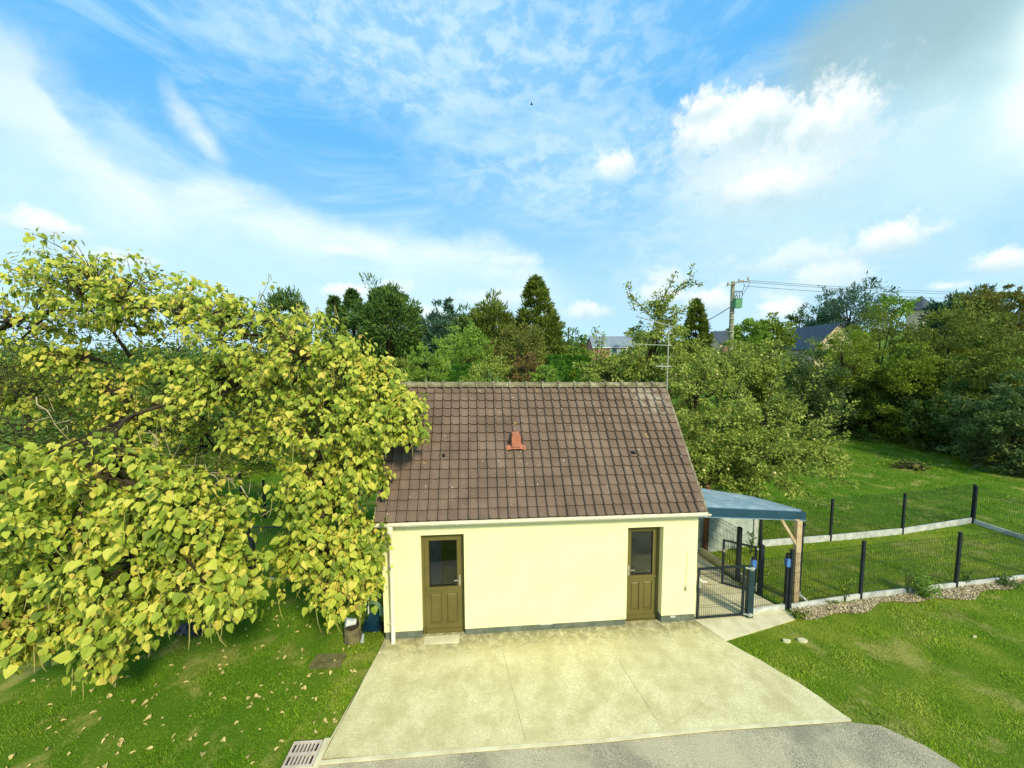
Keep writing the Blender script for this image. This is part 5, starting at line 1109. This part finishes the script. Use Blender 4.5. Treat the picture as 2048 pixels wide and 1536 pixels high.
# mulch strip: soil bed and chips
A_, B_ = np.array(pF[0])+np.array([.05, -.03]), np.array(pF[3]); d_ = unit(B_-A_); nrm_ = np.array([d_[1], -d_[0]])
Lm = 7.2; edge_w = lambda s: .26+.08*math.sin(s*1.7)+.07*math.sin(s*4.1+1)
poly = [tuple(A_+d_*s) for s in np.linspace(-.05, Lm, 3)]+[tuple(A_+d_*s+nrm_*edge_w(s)) for s in np.linspace(Lm, -.1, 30)]
sheet('mulch_bed', poly, M['soil'], .016)
rng = np.random.default_rng(9); n = 9000; s_ = rng.uniform(-.1, Lm, n); e_w = np.array([edge_w(v) for v in s_]); k_ = rng.uniform(.02, 1.08, n)*e_w; xy = A_+d_*s_[:, None]+nrm_*k_[:, None]
pos_ = np.concatenate([xy, (gz(xy[:, 0], xy[:, 1])+.03+.02*rng.random(n))[:, None]], -1)
CHV = np.array([(-.5, 0, 0), (.5, .05, .0), (.45, 1, .05), (-.4, .9, .12)]); CHF = [np.array([(0, 1, 2, 3)])]
V, F = place(CHV, CHF, pos_, rng.normal(size=(n, 3))*np.array([1, 1, .35]), rng.normal(size=(n, 3))*.5+np.array([0, -.2, 1.]), rng.uniform(.010, .034, n), .3)
tag(link_mesh('bark_mulch', V, F, M['mulch']), 'pale bark chips strewn along the foot of the front fence', 'mulch', kind='stuff')
# plants along the strip
def plant(px, py, h, w_, n, m_, label, name='young_plant', leaf=.05, stems=7, seed=1):
    q = G(px, py); rng = np.random.default_rng(seed); t = thing(name, q, label, 'plant'); mb = MB(); P_ = []
    for i in range(stems):
        a_ = rng.uniform(0, 6.28); tp_ = q+np.array([math.cos(a_)*w_*rng.uniform(.2, 1), math.sin(a_)*w_*rng.uniform(.2, 1), h*rng.uniform(.6, 1)]); md = lerp(q, tp_, .5)+np.array([0, 0, h*.12]); mb.tube([q, md, tp_], [.008, .006, .003], 4)
        k = n//stems; tt = rng.uniform(.25, 1.05, (k, 1)); P_.append(q+(tp_-q)*tt+rng.normal(size=(k, 3))*w_*.14)
    P_ = np.concatenate(P_); k = len(P_); V, F = place(DIA_V, DIA_F, P_, rng.normal(size=(k, 3))+np.array([0, 0, .8]), rng.normal(size=(k, 3))+np.array([0, 0, .8]), leaf*rng.uniform(.6, 1.4, k), .2)
    link_mesh('foliage', V, F, m_, t); mb.build('stem', M['bush_b'], t)
plant(1845, 1196, .50, .42, 1100, M['light'], 'bushy blue-green plant growing out of the mulch strip between two fence posts', 'leafy_shrub', .05, 16, 2)
plant(1815, 1188, .55, .2, 120, M['bush_c'], 'slender blue-green stem just left of the bushy plant', 'young_plant', .04, 4, 12)
plant(1690, 1204, .95, .22, 90, M['bush_a'], 'thin tall sapling in the mulch left of the second fence post', 'sapling', .05, 4, 3)
plant(1662, 1208, .12, .22, 120, M['bush_y'], 'low leafy weed at the fence foot in the mulch', 'weed', .05, 8, 4)
plant(1929, 1172, .65, .16, 70, M['bush_b'], 'dark little sapling right of the third fence post', 'sapling', .06, 3, 5)
plant(2015, 1172, .16, .35, 260, M['bush_b'], 'low dark spreading plant at the right end of the mulch strip', 'ground_plant', .07, 12, 6)
plant(1600, 1236, .16, .22, 200, M['bush_a'], 'scruffy weed clump at the left tip of the mulch strip', 'weed', .05, 10, 7)
plant(1500, 1112, .75, .12, 60, M['bush_b'], 'thin dark climber beside the concrete panel wall end', 'climber', .09, 3, 8)

# fallen leaves under the catalpa: individual curled leaves
base_me = []
for k in range(6):
    V_, F_ = place(HEART_V*np.array([1, 1, 2.2+k*.3]), HEART_F, np.zeros((1, 3)), np.array([[0, 1., 0]]), np.array([[0, 0, 1.]]), [1.0], .3); base_me.append((V_, F_))
protos = []
rng = np.random.default_rng(44); spots = []
while len(spots) < 270:
    x, y = rng.uniform(-9.5, -2.6), rng.uniform(4.9, 9.6)
    if rng.random() > math.exp(-((x+5.2)**2)/9-((y-6.6)**2)/7)+.15: continue
    if x > -2.95 and y < 7.6: continue
    spots.append((x, y))
def leaf_label(x, y, s_):
    a_ = 'large' if s_ > .070 else ('small' if s_ < .052 else 'medium-sized')
    if math.hypot(x-c0[0], y-c0[1]) < .7: z_ = 'on the grass beside the slotted drain grate'
    elif math.hypot(x-c1[0], y-c1[1]) < .6: z_ = 'around the brown grid plate in the lawn'
    elif x > -3.6 and y < 7.3: z_ = 'near the left edge of the concrete driveway'
    elif math.hypot(x-dk[0], y-dk[1]) < .8: z_ = 'beside the black plastic bundle'
    elif x > -4.4: z_ = 'in the shade left of the outbuilding corner' if y > 7.3 else 'on the lawn between driveway and hanging boughs'
    elif y < 5.9: z_ = 'at the bottom left of the lawn in front of the boughs'
    elif x < -6.6: z_ = 'on the far left lawn under the lowest boughs'
    else: z_ = 'on the lawn below the tips of the hanging boughs'
    return f'{a_} curled dry leaf {z_}'
for i, (x, y) in enumerate(spots):
    k = i % 6
    if i < 6:
        o = link_mesh('fallen_leaf', base_me[k][0], base_me[k][1], M['dry_leaf'], org=(0, 0, 0)); protos.append(o)
    else: o = protos[k].copy(); col.objects.link(o)
    s_ = float(rng.uniform(.036, .085)); o.scale = (s_*float(rng.uniform(.6, 1.1)), s_, s_*.8); o.location = (x, y, gzf(x, y)+.035); o.rotation_euler = (float(rng.normal()*.3), float(rng.normal()*.3), float(rng.uniform(0, 6.28)))
    tag(o, leaf_label(x, y, s_), 'fallen leaf', 'dry leaves fallen under the big tree')

# ------------------------------------------------------------------ grass blades (only where lawn is)
def inpoly(x, y, poly):
    c_ = np.zeros(len(x), bool); n = len(poly)
    for i in range(n):
        (x1, y1), (x2, y2) = poly[i], poly[(i+1) % n]
        c_ ^= ((y1 > y) != (y2 > y)) & (x < (x2-x1)*(y-y1)/((y2-y1) if y2 != y1 else 1e-9)+x1)
    return c_
def shrink(poly, d=0): return poly
rng = np.random.default_rng(3)
def grass(x0, x1, y0, y1, dens, h, wd):
    n = int((x1-x0)*(y1-y0)*dens); x = rng.uniform(x0, x1, n); y = rng.uniform(y0, y1, n)
    keep = np.abs(x) < y*1.45+1.0
    for pl_ in (slab, road, [gp(1450, 1283), gp(1520, 1262), gp(1590, 1240), Hn(9.35, -.02), Hn(HW+.02, .03)], [Hn(HW-.05, .0), Hn(9.38, 0), Hn(8.9, 1.2), Hn(8.7, 3.9), Hn(HW-.2, 4.2), Hn(HW-.02, 3.9)], [Hn(0, 0), Hn(HW, 0), Hn(HW, BD), Hn(0, BD)], poly): keep &= ~inpoly(x+rng.normal(size=n)*.035, y+rng.normal(size=n)*.035, pl_)
    keep &= ~((np.abs(x-c0[0]) < .3) & (np.abs(y-c0[1]) < .25))
    x, y = x[keep], y[keep]; n = len(x)
    tuft = .6+.6*np.clip(np.sin(x*3.1+1.3*np.sin(y*2.3))*np.sin(y*3.7+1.7*np.sin(x*1.9)), -1, 1)*.5
    pos_ = np.stack([x, y, gz(x, y)-.005], -1); hh = h*tuft*rng.uniform(.6, 1.35, n)
    tipd = unit(np.stack([rng.normal(size=n)*.45, rng.normal(size=n)*.45, np.ones(n)], -1)); nr_ = np.stack([rng.normal(size=n), rng.normal(size=n), np.zeros(n)], -1)
    BV = np.array([(-wd/2, 0, 0), (wd/2, 0, 0), (.0, 1, .25)]); return place(BV, [np.array([(0, 1, 2)])], pos_, tipd, nr_, hh)
G_ = [grass(-9, 12, 4.6, 8.6, 3000, .062, .24), grass(-14, 20, 8.6, 13, 1300, .07, .30), grass(-24, 34, 13, 32, 260, .10, .42)]
V, F = merge(G_)
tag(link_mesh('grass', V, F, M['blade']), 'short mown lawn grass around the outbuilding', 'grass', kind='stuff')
